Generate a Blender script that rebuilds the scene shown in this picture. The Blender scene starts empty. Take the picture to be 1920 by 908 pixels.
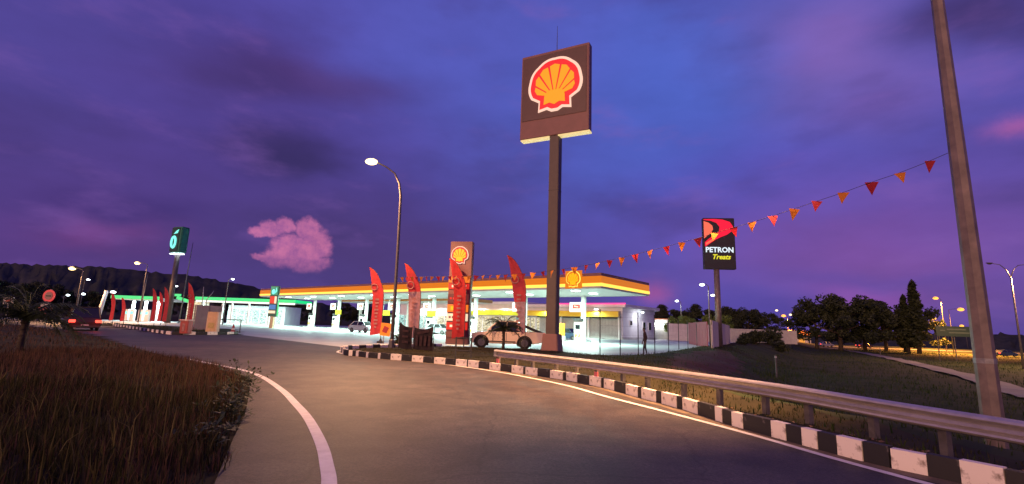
import bpy, bmesh, math, random
import numpy as np
from mathutils import Vector, Matrix
random.seed(7); RNG = np.random.default_rng(7)
sc = bpy.context.scene
COL = sc.collection
R = math.radians

# ------------------------------------------------------------------ camera
F_PX, HOR, SLOPE, EYE = 900.0, 611.0, 0.034, 1.6          # survey of the photograph (1920 px wide)
ROLL = math.atan(SLOPE)
PITCH = math.atan((HOR-454)*math.cos(ROLL)/F_PX)
_c, _s = math.cos(PITCH), math.sin(PITCH)
def ray(px, py):
    dx, dy = px-960, py-454
    a = dx*math.cos(ROLL)+dy*math.sin(ROLL); b = dx*math.sin(ROLL)-dy*math.cos(ROLL)
    return (a, F_PX*_c-b*_s, F_PX*_s+b*_c)
def G(px, py, z=0.0):                                     # where a line of sight meets level z
    v = ray(px, py); t = (z-EYE)/v[2]; return (v[0]*t, v[1]*t)
def D(px, py, Y):                                         # where it reaches depth Y
    v = ray(px, py); t = Y/v[1]; return (v[0]*t, Y, EYE+v[2]*t)
cam_d = bpy.data.cameras.new('camera'); cam = bpy.data.objects.new('camera', cam_d); COL.objects.link(cam)
cam_d.sensor_fit = 'HORIZONTAL'; cam_d.sensor_width = 36; cam_d.lens = 36*F_PX/1920
cam_d.clip_start = 0.05; cam_d.clip_end = 6000
rt, up, fw = Vector((1,0,0)), Vector((0,-_s,_c)), Vector((0,_c,_s))
cx = rt*math.cos(ROLL)+up*math.sin(ROLL); cy = -rt*math.sin(ROLL)+up*math.cos(ROLL)
m = Matrix((cx, cy, -fw)).transposed().to_4x4(); m.translation = (0,0,EYE)
cam.matrix_world = m
sc.camera = cam
sc.view_settings.view_transform = 'Standard'; sc.view_settings.look = 'None'
sc.view_settings.exposure = 0.0; sc.view_settings.gamma = 1.0
sc.render.engine = 'CYCLES'
sc.cycles.use_denoising = True
sc.cycles.max_bounces = 6; sc.cycles.diffuse_bounces = 3; sc.cycles.glossy_bounces = 3
sc.cycles.transparent_max_bounces = 8; sc.cycles.sample_clamp_indirect = 4.0

def lin(r, g, b):
    f = lambda c: (c/255/12.92) if c/255 <= .04045 else ((c/255+.055)/1.055)**2.4
    return (f(r), f(g), f(b), 1)

# ------------------------------------------------------------------ sky (world) and dusk afterglow
SUN_EL, SUN_AZ = R(11.0), R(214)                           # afterglow low behind the camera
W = bpy.data.worlds.new('World'); sc.world = W; W.use_nodes = True
nt = W.node_tree; N = nt.nodes; L = nt.links; N.clear()
out = N.new('ShaderNodeOutputWorld')
def mth(op, a, b=None, c=None, clamp=False):
    n = N.new('ShaderNodeMath'); n.operation = op; n.use_clamp = clamp
    for i, x in enumerate((a, b, c)):
        if x is None: continue
        if isinstance(x, (int, float)): n.inputs[i].default_value = x
        else: L.new(x, n.inputs[i])
    return n.outputs[0]
tc = N.new('ShaderNodeTexCoord'); sep = N.new('ShaderNodeSeparateXYZ'); L.new(tc.outputs['Generated'], sep.inputs[0])
sx, sy, sz = sep.outputs
az0 = mth('ARCTAN2', sx, sy)
el0 = mth('ARCSINE', sz)
def noise(scale, detail, rough=.55, stretch=(1,1,1), off=0.0):
    mp = N.new('ShaderNodeMapping'); mp.inputs['Scale'].default_value = stretch
    mp.inputs['Location'].default_value = (off, off*.7, off*.3)
    L.new(tc.outputs['Generated'], mp.inputs[0])
    n = N.new('ShaderNodeTexNoise'); n.inputs['Scale'].default_value = scale
    n.inputs['Detail'].default_value = detail; n.inputs['Roughness'].default_value = rough
    L.new(mp.outputs[0], n.inputs['Vector']); return n
n1 = noise(3.2, 5, .5, (1,1,2.2), 3.1); s1 = N.new('ShaderNodeSeparateXYZ'); L.new(n1.outputs['Color'], s1.inputs[0])
n2 = noise(17, 8, .66, (1,1,1.0), 1.7); s2 = N.new('ShaderNodeSeparateXYZ'); L.new(n2.outputs['Color'], s2.inputs[0])
wob = lambda ch, amt: mth('MULTIPLY', mth('SUBTRACT', ch, .5), amt)
az = mth('ADD', az0, wob(s1.outputs[0], .26)); el = mth('ADD', el0, wob(s1.outputs[1], .14))
azf = mth('ADD', mth('ADD', az0, wob(s2.outputs[0], .038)), wob(s1.outputs[0], .02)); elf = mth('ADD', el0, wob(s2.outputs[1], .03))
def azel(px, py):
    v = ray(px, py); return math.atan2(v[0], v[1]), math.atan2(v[2], math.hypot(v[0], v[1]))
def lobe(px, py, su, sv, fine=False):
    a, e = azel(px, py); A, E = (azf, elf) if fine else (az, el)
    k = math.cos(a)**2
    u = mth('DIVIDE', mth('SUBTRACT', A, a), su/F_PX*k); v = mth('DIVIDE', mth('SUBTRACT', E, e), sv/F_PX*math.cos(a))
    return mth('EXPONENT', mth('MULTIPLY', mth('ADD', mth('MULTIPLY', u, u), mth('MULTIPLY', v, v)), -1.0))
rgb = N.new('ShaderNodeRGB'); rgb.outputs[0].default_value = lin(80, 66, 148)
cur = rgb.outputs[0]
def mixc(fac, col):
    global cur
    n = N.new('ShaderNodeMix'); n.data_type = 'RGBA'
    if isinstance(fac, (int, float)): n.inputs[0].default_value = fac
    else: L.new(fac, n.inputs[0])
    L.new(cur, n.inputs[6]); n.inputs[7].default_value = col; cur = n.outputs[2]
def blob(px, py, su, sv, col, k, fine=False):
    mixc(mth('MULTIPLY', lobe(px, py, su, sv, fine), k), lin(*col))
blob(1230, 150, 430, 260, (74, 95, 188), 1.0)
blob(900, 40, 340, 160, (84, 90, 184), .7)
blob(1400, 420, 360, 170, (82, 78, 180), .75)
blob(60, 430, 420, 230, (80, 50, 116), .95)
blob(60, 60, 320, 240, (76, 66, 142), .8)
blob(420, 330, 300, 160, (80, 60, 136), .7)
blob(700, 480, 380, 120, (70, 50, 108), .9)
blob(1560, 90, 190, 120, (124, 94, 172), .85)
blob(1660, 190, 150, 60, (116, 88, 172), .6)
blob(1640, 470, 420, 120, (118, 72, 150), .9)
blob(1620, 515, 240, 18, (92, 68, 156), .55)
blob(1430, 575, 230, 26, (72, 60, 150), .75)
blob(1860, 20, 190, 48, (66, 50, 108), .95)
blob(530, 145, 190, 50, (66, 46, 106), .95)
blob(545, 285, 110, 44, (54, 42, 96), .97)
blob(450, 150, 150, 42, (68, 50, 110), .7)
blob(640, 150, 150, 32, (78, 56, 118), .7)
blob(500, 262, 70, 28, (62, 48, 106), .7)
blob(585, 298, 80, 28, (56, 44, 98), .8)
blob(150, 425, 150, 28, (116, 60, 128), .75)
blob(200, 385, 220, 26, (62, 44, 112), .7)
blob(1900, 238, 60, 20, (165, 92, 165), .85, True)
blob(1600, 545, 110, 18, (138, 76, 164), .8)
blob(1222, 548, 36, 20, (150, 76, 146), .8, True)
def smooth(src, a, b):
    r_ = N.new('ShaderNodeMapRange'); r_.interpolation_type = 'SMOOTHSTEP'; L.new(src, r_.inputs[0]); r_.inputs[1].default_value = a; r_.inputs[2].default_value = b; return r_.outputs[0]
# thin broken cloud all over the dome: grey violet undersides, mauve lit edges
n4 = noise(3.4, 6, .5, (1,1,2.4), 5.2); n5 = noise(4.5, 7, .56, (1,1,2.8), 11.4)
mixc(mth('MULTIPLY', smooth(n4.outputs['Fac'], .48, .72), .42), lin(66, 50, 110))
mixc(mth('MULTIPLY', smooth(n5.outputs['Fac'], .52, .76), .34), lin(128, 88, 166))
# pink cumulus over the station, a cluster of puffs with a ragged edge
cum = None
for (px, py, su, sv) in ((p_[0]+4, p_[1]+9)+p_[2:] for p_ in ((484,424,20,11),(508,420,28,15),(533,413,20,16),(574,424,26,22),(588,452,30,32),(545,458,46,28),(522,476,40,18),(574,484,40,20),(486,474,24,7))):
    l_ = lobe(px, py, su, sv, True); cum = l_ if cum is None else mth('MAXIMUM', cum, l_)
n6 = noise(46, 8, .68, (1,1,1), 2.2)
cum = mth('ADD', cum, mth('MULTIPLY', mth('SUBTRACT', n6.outputs['Fac'], .5), .34))
cmask = smooth(cum, .22, .62)
cfade = smooth(elf, azel(545,516)[1], azel(545,474)[1])
cm = mth('MULTIPLY', cmask, mth('ADD', mth('MULTIPLY', cfade, .72), .1))
mixc(cm, lin(158, 90, 150))
mixc(mth('MULTIPLY', cm, smooth(mth('ADD', n6.outputs['Fac'], wob(s2.outputs[2], .5)), .25, .7), clamp=True), lin(198, 112, 156))
# soft mottling of the whole cloud deck
n3 = noise(6, 7, .55, (1,1,2.4), 8.0)
mul = N.new('ShaderNodeMix'); mul.data_type = 'RGBA'; mul.blend_type = 'MULTIPLY'; mul.inputs[0].default_value = 1
rmp = N.new('ShaderNodeMapRange'); L.new(n3.outputs['Fac'], rmp.inputs[0]); rmp.inputs[1].default_value = .25; rmp.inputs[2].default_value = .75
rmp.inputs[3].default_value = .9; rmp.inputs[4].default_value = 1.12
L.new(cur, mul.inputs[6]); L.new(rmp.outputs[0], mul.inputs[7]); cur = mul.outputs[2]
nish = N.new('ShaderNodeTexSky'); nish.sky_type = 'NISHITA'; nish.sun_disc = False
nish.sun_elevation = SUN_EL; nish.sun_rotation = SUN_AZ
bg1 = N.new('ShaderNodeBackground'); L.new(cur, bg1.inputs[0]); bg1.inputs[1].default_value = 1.06
bg2 = N.new('ShaderNodeBackground'); L.new(nish.outputs[0], bg2.inputs[0]); bg2.inputs[1].default_value = .002
add = N.new('ShaderNodeAddShader'); L.new(bg1.outputs[0], add.inputs[0]); L.new(bg2.outputs[0], add.inputs[1])
L.new(add.outputs[0], out.inputs[0])
W.cycles.sampling_method = 'MANUAL'; W.cycles.sample_map_resolution = 512
sun_d = bpy.data.lights.new('sun', 'SUN'); sun_d.energy = 2.4; sun_d.angle = R(35); sun_d.color = (1, .5, .26)
sun = bpy.data.objects.new('sun', sun_d); COL.objects.link(sun)
sd = Vector((math.sin(SUN_AZ)*math.cos(SUN_EL), math.cos(SUN_AZ)*math.cos(SUN_EL), math.sin(SUN_EL)))
sun.rotation_euler = (-sd).to_track_quat('-Z', 'Y').to_euler(); sun.location = (20, -30, 30)

# ------------------------------------------------------------------ materials
def mat(name, col, rough=.6, metal=0.0, var=0.0, scale=8.0, bump=0.0, col2=None, spec=.5, emit=None, es=1.0, trans=0.0, island=False, detail=5):
    M = bpy.data.materials.new(name); M.use_nodes = True
    t = M.node_tree; p = t.nodes['Principled BSDF']; o_ = t.nodes['Material Output']
    c = tuple(col[:3])+(1,)
    p.inputs['Base Color'].default_value = c; p.inputs['Roughness'].default_value = rough
    p.inputs['Metallic'].default_value = metal; p.inputs['Specular IOR Level'].default_value = spec
    if var or bump or col2 or island:
        tx = t.nodes.new('ShaderNodeTexCoord'); nz = t.nodes.new('ShaderNodeTexNoise')
        nz.inputs['Scale'].default_value = scale; nz.inputs['Detail'].default_value = detail; nz.inputs['Roughness'].default_value = .62
        t.links.new(tx.outputs['Object'], nz.inputs['Vector'])
        rp = t.nodes.new('ShaderNodeValToRGB')
        d = c if col2 is None else tuple(col2[:3])+(1,)
        if col2 is None:
            rp.color_ramp.elements[0].color = tuple(max(0, x*(1-var)) for x in c[:3])+(1,)
            rp.color_ramp.elements[1].color = tuple(min(1, x*(1+var)) for x in c[:3])+(1,)
        else:
            rp.color_ramp.elements[0].color = c; rp.color_ramp.elements[1].color = d
        rp.color_ramp.elements[0].position = .32; rp.color_ramp.elements[1].position = .68
        src = nz.outputs['Fac']
        if island:
            gi = t.nodes.new('ShaderNodeNewGeometry'); mm = t.nodes.new('ShaderNodeMath'); mm.operation = 'MULTIPLY_ADD'
            mm.inputs[1].default_value = .55; t.links.new(gi.outputs['Random Per Island'], mm.inputs[0])
            m2 = t.nodes.new('ShaderNodeMath'); m2.operation = 'MULTIPLY'; m2.inputs[1].default_value = .5
            t.links.new(src, m2.inputs[0]); t.links.new(m2.outputs[0], mm.inputs[2]); src = mm.outputs[0]
        t.links.new(src, rp.inputs[0]); t.links.new(rp.outputs[0], p.inputs['Base Color'])
        if bump:
            bp = t.nodes.new('ShaderNodeBump'); bp.inputs['Strength'].default_value = bump; bp.inputs['Distance'].default_value = .02
            t.links.new(nz.outputs['Fac'], bp.inputs['Height']); t.links.new(bp.outputs[0], p.inputs['Normal'])
        cs = rp.outputs[0]
    else: cs = None
    if emit:
        p.inputs['Emission Color'].default_value = tuple(emit[:3])+(1,); p.inputs['Emission Strength'].default_value = es
        if es < 4: M.cycles.emission_sampling = 'NONE'
    if trans:
        tr = t.nodes.new('ShaderNodeBsdfTranslucent'); tr.inputs[0].default_value = c
        if cs: t.links.new(cs, tr.inputs[0])
        mx = t.nodes.new('ShaderNodeMixShader'); mx.inputs[0].default_value = trans
        t.links.new(p.outputs[0], mx.inputs[1]); t.links.new(tr.outputs[0], mx.inputs[2]); t.links.new(mx.outputs[0], o_.inputs[0])
    return M
def glow(name, rgb255, es=1.0, base=(.3,.3,.3)):
    c = lin(*rgb255); return mat(name, [x*.25 for x in c[:3]], .4, emit=c, es=es)

def asphalt():
    M = bpy.data.materials.new('asphalt'); M.use_nodes = True; t = M.node_tree; p = t.nodes['Principled BSDF']
    tx = t.nodes.new('ShaderNodeTexCoord')
    def nz(s, d, r=.6):
        n = t.nodes.new('ShaderNodeTexNoise'); n.inputs['Scale'].default_value = s; n.inputs['Detail'].default_value = d; n.inputs['Roughness'].default_value = r
        t.links.new(tx.outputs['Object'], n.inputs['Vector']); return n
    def ramp(src, a, b, p0, p1):
        r = t.nodes.new('ShaderNodeValToRGB'); r.color_ramp.elements[0].color = (*a,1); r.color_ramp.elements[1].color = (*b,1)
        r.color_ramp.elements[0].position = p0; r.color_ramp.elements[1].position = p1; t.links.new(src, r.inputs[0]); return r.outputs[0]
    def mix(bt, a, b, f=1.0):
        x = t.nodes.new('ShaderNodeMix'); x.data_type = 'RGBA'; x.blend_type = bt; x.inputs[0].default_value = f
        t.links.new(a, x.inputs[6]); t.links.new(b, x.inputs[7]); return x.outputs[2]
    big = ramp(nz(.22, 4).outputs['Fac'], (.04,.033,.029), (.066,.054,.047), .42, .58)
    agg = nz(24, 5, .85); speck = ramp(agg.outputs['Fac'], (.5,.5,.5), (1.6,1.58,1.54), .41, .6)
    mid = ramp(nz(1.3, 9, .72).outputs['Fac'], (.66,.66,.66), (1.2,1.19,1.17), .42, .58)
    c = mix('MULTIPLY', mix('MULTIPLY', big, speck), mid)
    vo = t.nodes.new('ShaderNodeTexVoronoi'); vo.feature = 'DISTANCE_TO_EDGE'; vo.inputs['Scale'].default_value = .3
    wv = t.nodes.new('ShaderNodeMix'); wv.data_type = 'RGBA'; wv.blend_type = 'ADD'; wv.inputs[0].default_value = .35
    t.links.new(tx.outputs['Object'], wv.inputs[6]); t.links.new(nz(2.2, 5).outputs['Color'], wv.inputs[7]); t.links.new(wv.outputs[2], vo.inputs['Vector'])
    crack = ramp(vo.outputs['Distance'], (.4,.4,.4), (1,1,1), .0, .011)
    c = mix('MULTIPLY', c, crack, .8)
    # a few pale spills
    sp = ramp(nz(.9, 7, .7).outputs['Fac'], (1,1,1), (1.5,1.42,1.3), .66, .78)
    c = mix('MULTIPLY', c, sp)
    t.links.new(c, p.inputs['Base Color']); p.inputs['Roughness'].default_value = .62; p.inputs['Specular IOR Level'].default_value = .45
    bp = t.nodes.new('ShaderNodeBump'); bp.inputs['Strength'].default_value = .5; bp.inputs['Distance'].default_value = .012
    t.links.new(agg.outputs['Fac'], bp.inputs['Height']); t.links.new(bp.outputs[0], p.inputs['Normal'])
    return M
MAT = dict(
    asphalt=asphalt(),
    line=mat('worn_road_paint', (.62,.6,.58), .6, col2=(.8,.78,.76), scale=5, bump=.15),
    concrete=mat('forecourt_concrete', (.34,.35,.34), .55, col2=(.46,.47,.45), scale=.35, bump=.05, detail=7),
    soil=mat('soil_and_turf', (.02,.018,.009), .95, col2=(.05,.042,.02), scale=.6, bump=.3, spec=.1, detail=8),
    field=mat('dark_field', (.02,.034,.012), .95, col2=(.05,.052,.022), scale=.45, bump=.3, spec=.1, detail=8),
    clay=mat('bare_clay', (.06,.032,.026), .95, col2=(.11,.06,.048), scale=2.5, bump=.5, spec=.1),
    path=mat('path_concrete', (.12,.11,.105), .8, col2=(.17,.16,.155), scale=.8),
    hill=mat('wooded_hill', (.05,.06,.05), 1, col2=(.085,.09,.075), scale=.03, spec=0),
    kerb_w=mat('kerb_white_paint', (.6,.54,.44), .6, col2=(.86,.81,.71), scale=3.2, bump=.4, detail=9),
    kerb_b=mat('kerb_black_paint', (.018,.018,.018), .6, col2=(.05,.046,.042), scale=5, bump=.3),
    steel=mat('galvanised_steel', (.2,.2,.195), .5, .35, col2=(.4,.4,.39), scale=6, bump=.05),
    railsteel=mat('galvanised_rail', (.42,.39,.34), .38, .6, col2=(.58,.54,.48), scale=5, bump=.06, detail=8),
    darkpost=mat('dull_steel_post', (.13,.12,.12), .6, .3, var=.3, scale=6),
    darksteel=mat('dark_steel', (.06,.055,.055), .5, .3, var=.3, scale=6),
    polesteel=mat('lamp_post_steel', (.16,.15,.145), .5, .35, var=.2, scale=5),
    weather=mat('weathered_pole', (.13,.105,.095), .5, .25, col2=(.25,.2,.175), scale=3, bump=.12, detail=8),
    maroon=mat('maroon_sign_casing', (.19,.085,.085), .5, col2=(.23,.1,.1), scale=1.5),
    maroon_d=mat('dark_maroon_panel', (.085,.035,.038), .45, var=.12, scale=1.5),
    greypole=mat('brown_grey_sign_post', (.075,.056,.056), .5, .1, var=.12, scale=2),
    white=mat('white_paint', (.76,.77,.76), .5, var=.06, scale=1.2),
    wall=mat('rendered_white_wall', (.62,.61,.62), .7, col2=(.74,.73,.73), scale=.7, bump=.05),
    greyp=mat('grey_cladding', (.42,.42,.41), .6, var=.1, scale=2),
    soffit=mat('soffit_panels', (.74,.76,.74), .5, var=.05, scale=.8),
    dark=mat('dark_trim', (.03,.03,.032), .5, var=.2),
    yellow=mat('yellow_fascia', (.78,.5,.02), .5, var=.08, scale=1),
    red=mat('red_plastic', (.3,.016,.024), .45, var=.12, scale=4),
    orange=mat('orange_panel', (.8,.28,.02), .5, var=.1),
    rubber=mat('tyre_rubber', (.02,.02,.02), .85, var=.3, scale=20),
    alloy=mat('alloy_rim', (.2,.19,.19), .35, .7, var=.1),
    glass=mat('car_glass', (.015,.018,.02), .08, spec=.8),
    cream=mat('cream_car_paint', (.86,.7,.54), .32, var=.04, scale=3),
    silver=mat('silver_car_paint', (.42,.45,.5), .3, .4, var=.05),
    navy=mat('navy_car_paint', (.03,.06,.12), .3, var=.1),
    darkcar=mat('maroon_car_paint', (.028,.012,.014), .3, var=.1),
    flagred=mat('red_flag_cloth', (.62,.05,.055), .8, var=.15, scale=3, trans=.45),
    flagpink=mat('faded_flag_cloth', (.55,.28,.27), .8, var=.25, scale=4, trans=.45),
    penred=mat('crimson_pennant', (.42,.02,.035), .8, var=.04, trans=.35),
    penor=mat('orange_pennant', (.7,.22,.02), .8, var=.04, trans=.35),
    cloth=mat('dark_banner_cloth', (.012,.007,.008), .8, col2=(.03,.014,.015), scale=2.4, bump=.3),
    clothprint=mat('faded_banner_print', (.03,.015,.015), .85, col2=(.085,.042,.038), scale=6),
    bark=mat('bark', (.06,.045,.032), .9, var=.35, scale=9, bump=.5),
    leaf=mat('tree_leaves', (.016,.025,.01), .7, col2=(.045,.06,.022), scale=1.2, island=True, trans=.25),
    leaf_lit=mat('floodlit_leaves', (.1,.16,.03), .7, col2=(.2,.3,.06), scale=1.2, island=True, trans=.3),  # brighter copy of the tree leaves, floodlight put into their colour
    frond=mat('palm_fronds', (.025,.045,.014), .6, col2=(.06,.085,.026), scale=3, trans=.2),
    grass=mat('dry_grass', (.032,.026,.012), .9, col2=(.15,.08,.05), scale=.5, island=True, trans=.35, spec=.15),
    grassg=mat('green_grass', (.026,.03,.01), .9, col2=(.085,.075,.026), scale=.5, island=True, trans=.35, spec=.15),
    grassd=mat('field_grass', (.022,.042,.012), .95, col2=(.055,.075,.024), scale=.25, island=True, trans=.3, spec=.1),
    straw=mat('pale_straw', (.07,.06,.022), .9, col2=(.18,.15,.06), scale=.7, island=True, trans=.3, spec=.1),
    skin=mat('skin', (.11,.06,.04), .6, var=.1), shirt=mat('dark_maroon_clothes', (.022,.01,.012), .85, var=.25, scale=8),
    hair=mat('black_hair', (.012,.01,.01), .7, var=.3),
    wood=mat('cream_notice_board', (.6,.42,.24), .7, var=.12, scale=4),
    roof=mat('orange_tile_roof', (.3,.1,.045), .8, var=.25, scale=5),
    signgreen=mat('road_sign_green', (.006,.02,.016), .5, var=.1), signwhite=mat('sign_reflective_white', (.6,.6,.58), .5, var=.1),
    hoard=mat('corrugated_hoarding', (.5,.46,.47), .6, var=.12, scale=2), hoardred=mat('red_hoarding', (.28,.06,.08), .6, var=.15, scale=2),
    teal=mat('teal_sign_casing', (.01,.14,.1), .45, var=.1),
    # things that give light
    g_yellow=glow('lit_shell_yellow', (255,182,10), 1.05), g_shellor=glow('lit_shell_orange', (255,150,0), 1.05), g_red=glow('lit_shell_red', (240,8,30), 1.0), g_halo=glow('lit_halo_white', (250,205,182), 1.0),
    g_under=glow('lit_underside', (232,206,140), .95), g_amber=glow('amber_light_strip', (255,205,80), 1.6), g_orange=glow('lit_orange_fascia', (232,128,10), .8),
    g_pink=glow('pink_neon', (255,60,130), 1.9), g_green=glow('green_light_strip', (20,215,125), 1.1), g_white=glow('white_light_panel', (250,250,240), 1.3),
    g_cool=glow('cool_white_lamp', (235,250,255), 8), g_sodium=glow('sodium_lamp', (255,214,140), 5), g_far=glow('distant_sodium_lamp', (255,172,70), 2.2), g_warmw=glow('warm_white_lamp', (255,225,170), 3),
    g_tail=glow('tail_lamp_red', (255,78,60), 2.6), g_panelred=glow('lit_red_panel', (222,44,34), .95), g_panelor=glow('lit_orange_panel', (255,128,40), 1.0),
    g_panelcr=glow('lit_cream_panel', (255,226,190), 1.0), g_cyan=glow('lit_aqua_panel', (130,255,240), 1.1), g_lime=glow('lit_lime_panel', (214,220,30), .9),
    g_pred=glow('lit_petrol_red', (250,30,60), 1.0), g_porange=glow('lit_coral', (255,112,84), 1.0), g_text=glow('lit_white_letters', (225,245,255), 1.05), g_ytext=glow('lit_yellow_letters', (230,225,50), 1.0),
    g_blue=glow('lit_blue_panel', (30,120,190), .9), g_dig=glow('lit_dull_panel', (120,52,50), .7),
)
for k_, c_ in (('kerb_w',(.24,.2,.15,1)),('kerb_b',(.12,.11,.1,1))):                    # chipped paint
    for n_ in MAT[k_].node_tree.nodes:
        if n_.type == 'VALTORGB':
            n_.color_ramp.elements[0].position = .34; n_.color_ramp.elements[1].position = .43
            n_.color_ramp.elements[0].color = c_
            if k_ == 'kerb_b': n_.color_ramp.elements[1].color = (.02,.02,.02,1); n_.color_ramp.elements[0].position = .3; n_.color_ramp.elements[1].position = .38
def window_mat(name, a, b, es, scale):
    M = bpy.data.materials.new(name); M.use_nodes = True; t = M.node_tree; p = t.nodes['Principled BSDF']
    tx = t.nodes.new('ShaderNodeTexCoord'); mp = t.nodes.new('ShaderNodeMapping'); mp.inputs['Scale'].default_value = scale
    br = t.nodes.new('ShaderNodeTexVoronoi'); br.distance = 'CHEBYCHEV'; t.links.new(tx.outputs['Object'], mp.inputs[0]); t.links.new(mp.outputs[0], br.inputs['Vector'])
    sp = t.nodes.new('ShaderNodeSeparateColor'); t.links.new(br.outputs['Color'], sp.inputs[0])
    r = t.nodes.new('ShaderNodeValToRGB'); t.links.new(sp.outputs[0], r.inputs[0]); r.color_ramp.elements[0].color = lin(*a); r.color_ramp.elements[1].color = lin(*b)
    e = r.color_ramp.elements.new(.15); e.color = lin(*[x*.55 for x in a])
    t.links.new(r.outputs[0], p.inputs['Emission Color']); p.inputs['Emission Strength'].default_value = es
    p.inputs['Base Color'].default_value = (.1,.1,.1,1); p.inputs['Roughness'].default_value = .15; M.cycles.emission_sampling = 'NONE'; return M
MAT['win_warm'] = window_mat('lit_shop_window', (224,190,110), (255,246,205), .95, (.55,1,1.5))
MAT['win_cool'] = window_mat('lit_cool_window', (110,205,195), (210,255,245), 1.2, (.9,1,1.2))

# ------------------------------------------------------------------ mesh helpers
class MB:
    def __init__(s): s.v = []; s.f = []
    def add(s, vs, fs):
        o = len(s.v); s.v += [tuple(x) for x in vs]; s.f += [tuple(i+o for i in q) for q in fs]; return s
    def box(s, c, d, rz=0.0, ry=0.0, taper=1.0):
        hx, hy, hz = d[0]/2, d[1]/2, d[2]/2
        M_ = Matrix.Rotation(rz, 3, 'Z') @ Matrix.Rotation(ry, 3, 'Y'); vs = []
        for z, k in ((-hz,1),(hz,taper)):
            for x, y in ((-hx,-hy),(hx,-hy),(hx,hy),(-hx,hy)): vs.append(Vector(c)+M_@Vector((x*k,y*k,z)))
        return s.add(vs, [(0,3,2,1),(4,5,6,7),(0,1,5,4),(1,2,6,5),(2,3,7,6),(3,0,4,7)])
    def tube(s, pts, rad, n=8, cap=True):
        pts = [Vector(p) for p in pts]; rad = rad if isinstance(rad, (list,tuple)) else [rad]*len(pts)
        rings = []; prev = None
        for i, p in enumerate(pts):
            t = (pts[min(i+1,len(pts)-1)]-pts[max(i-1,0)]).normalized()
            if prev is None:
                a = Vector((1,0,0)) if abs(t.x) < .9 else Vector((0,1,0))
                nrm = (a-t*a.dot(t)).normalized()
            else: nrm = (prev-t*prev.dot(t)).normalized()
            prev = nrm; bi = t.cross(nrm)
            rings.append([p+(nrm*math.cos(2*math.pi*k/n)+bi*math.sin(2*math.pi*k/n))*rad[i] for k in range(n)])
        fs = []
        for i in range(len(pts)-1):
            for k in range(n): fs.append((i*n+k, i*n+(k+1)%n, (i+1)*n+(k+1)%n, (i+1)*n+k))
        if cap: fs += [tuple(range(n))[::-1], tuple((len(pts)-1)*n+k for k in range(n))]
        return s.add([q for r_ in rings for q in r_], fs)
    def prism(s, poly, y0, y1):                          # polygon in x,z pulled along y
        n = len(poly); vs = [(x,y0,z) for x, z in poly]+[(x,y1,z) for x, z in poly]
        return s.add(vs, [tuple(range(n)), tuple(range(n,2*n))[::-1]]+[(i,(i+n),(i+1)%n+n,(i+1)%n) for i in range(n)])
    def lathe(s, prof, c=(0,0,0), n=16):
        vs = []; fs = []
        for r_, z in prof:
            for k in range(n): vs.append((c[0]+r_*math.cos(2*math.pi*k/n), c[1]+r_*math.sin(2*math.pi*k/n), c[2]+z))
        for i in range(len(prof)-1):
            for k in range(n): fs.append((i*n+k, i*n+(k+1)%n, (i+1)*n+(k+1)%n, (i+1)*n+k))
        fs += [tuple(range(n))[::-1], tuple((len(prof)-1)*n+k for k in range(n))]
        return s.add(vs, fs)
    def ball(s, c, r_, n=10, sc_=(1,1,1)):
        prof = [(max(1e-4, math.sin(math.pi*i/6)*r_), -math.cos(math.pi*i/6)*r_) for i in range(7)]
        o = len(s.v); s.lathe(prof, (0,0,0), n)
        for i in range(o, len(s.v)): x = s.v[i]; s.v[i] = (c[0]+x[0]*sc_[0], c[1]+x[1]*sc_[1], c[2]+x[2]*sc_[2])
        return s
    def build(s, name, m_, parent=None, smooth=False, bevel=0.0, loc=None):
        me = bpy.data.meshes.new(name); me.from_pydata(s.v, [], s.f); me.validate()
        bm = bmesh.new(); bm.from_mesh(me); bmesh.ops.delete(bm, geom=[v for v in bm.verts if not v.link_faces], context='VERTS'); bmesh.ops.recalc_face_normals(bm, faces=bm.faces)
        if bevel: bmesh.ops.bevel(bm, geom=[e for e in bm.edges if len(e.link_faces)==2 and e.calc_face_angle(0) > .5], offset=bevel, segments=2, affect='EDGES', clamp_overlap=True)
        big = [f for f in bm.faces if len(f.verts) > 4]
        if big: bmesh.ops.triangulate(bm, faces=big)
        bm.to_mesh(me); bm.free()
        me.materials.append(MAT[m_] if isinstance(m_, str) else m_)
        if smooth:
            for p in me.polygons: p.use_smooth = True
        o = bpy.data.objects.new(name, me); COL.objects.link(o)
        if parent: o.parent = parent
        if loc: o.location = loc
        return o
def tag(o, label=None, cat=None, group=None, kind=None):
    if label: o['label'] = label
    if cat: o['category'] = cat
    if group: o['group'] = group
    if kind: o['kind'] = kind
    return o
def thing(name, label, cat, loc=(0,0,0), rz=0.0, group=None):
    o = bpy.data.objects.new(name, None); COL.objects.link(o); o.location = loc; o.rotation_euler = (0,0,rz); o.empty_display_size = .2
    return tag(o, label, cat, group)
def copy_tree(o, loc, rz, label=None, parent=None):
    c = o.copy(); COL.objects.link(c)
    if parent: c.parent = parent
    else:
        c.location = loc; c.rotation_euler = (0,0,rz)
        if label: c['label'] = label
    for ch in list(o.children): copy_tree(ch, None, None, None, c)
    return c
def lamp(name, typ, loc, power, col, parent=None, size=.3, aim=None, spot=None, blend=1.0):
    d = bpy.data.lights.new(name, typ); d.energy = power; d.color = col
    if typ == 'AREA': d.shape = 'DISK'; d.size = size
    else: d.shadow_soft_size = size
    if typ == 'SPOT': d.spot_size = spot or R(140); d.spot_blend = blend
    o = bpy.data.objects.new(name, d); COL.objects.link(o); o.location = loc
    if aim: o.rotation_euler = Vector(aim).to_track_quat('-Z','Y').to_euler()
    if parent: o.parent = parent
    return o
def kids_local(t, p): return tuple(Matrix.Rotation(-t.rotation_euler[2], 3, 'Z') @ (Vector(p)-t.location))
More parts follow.
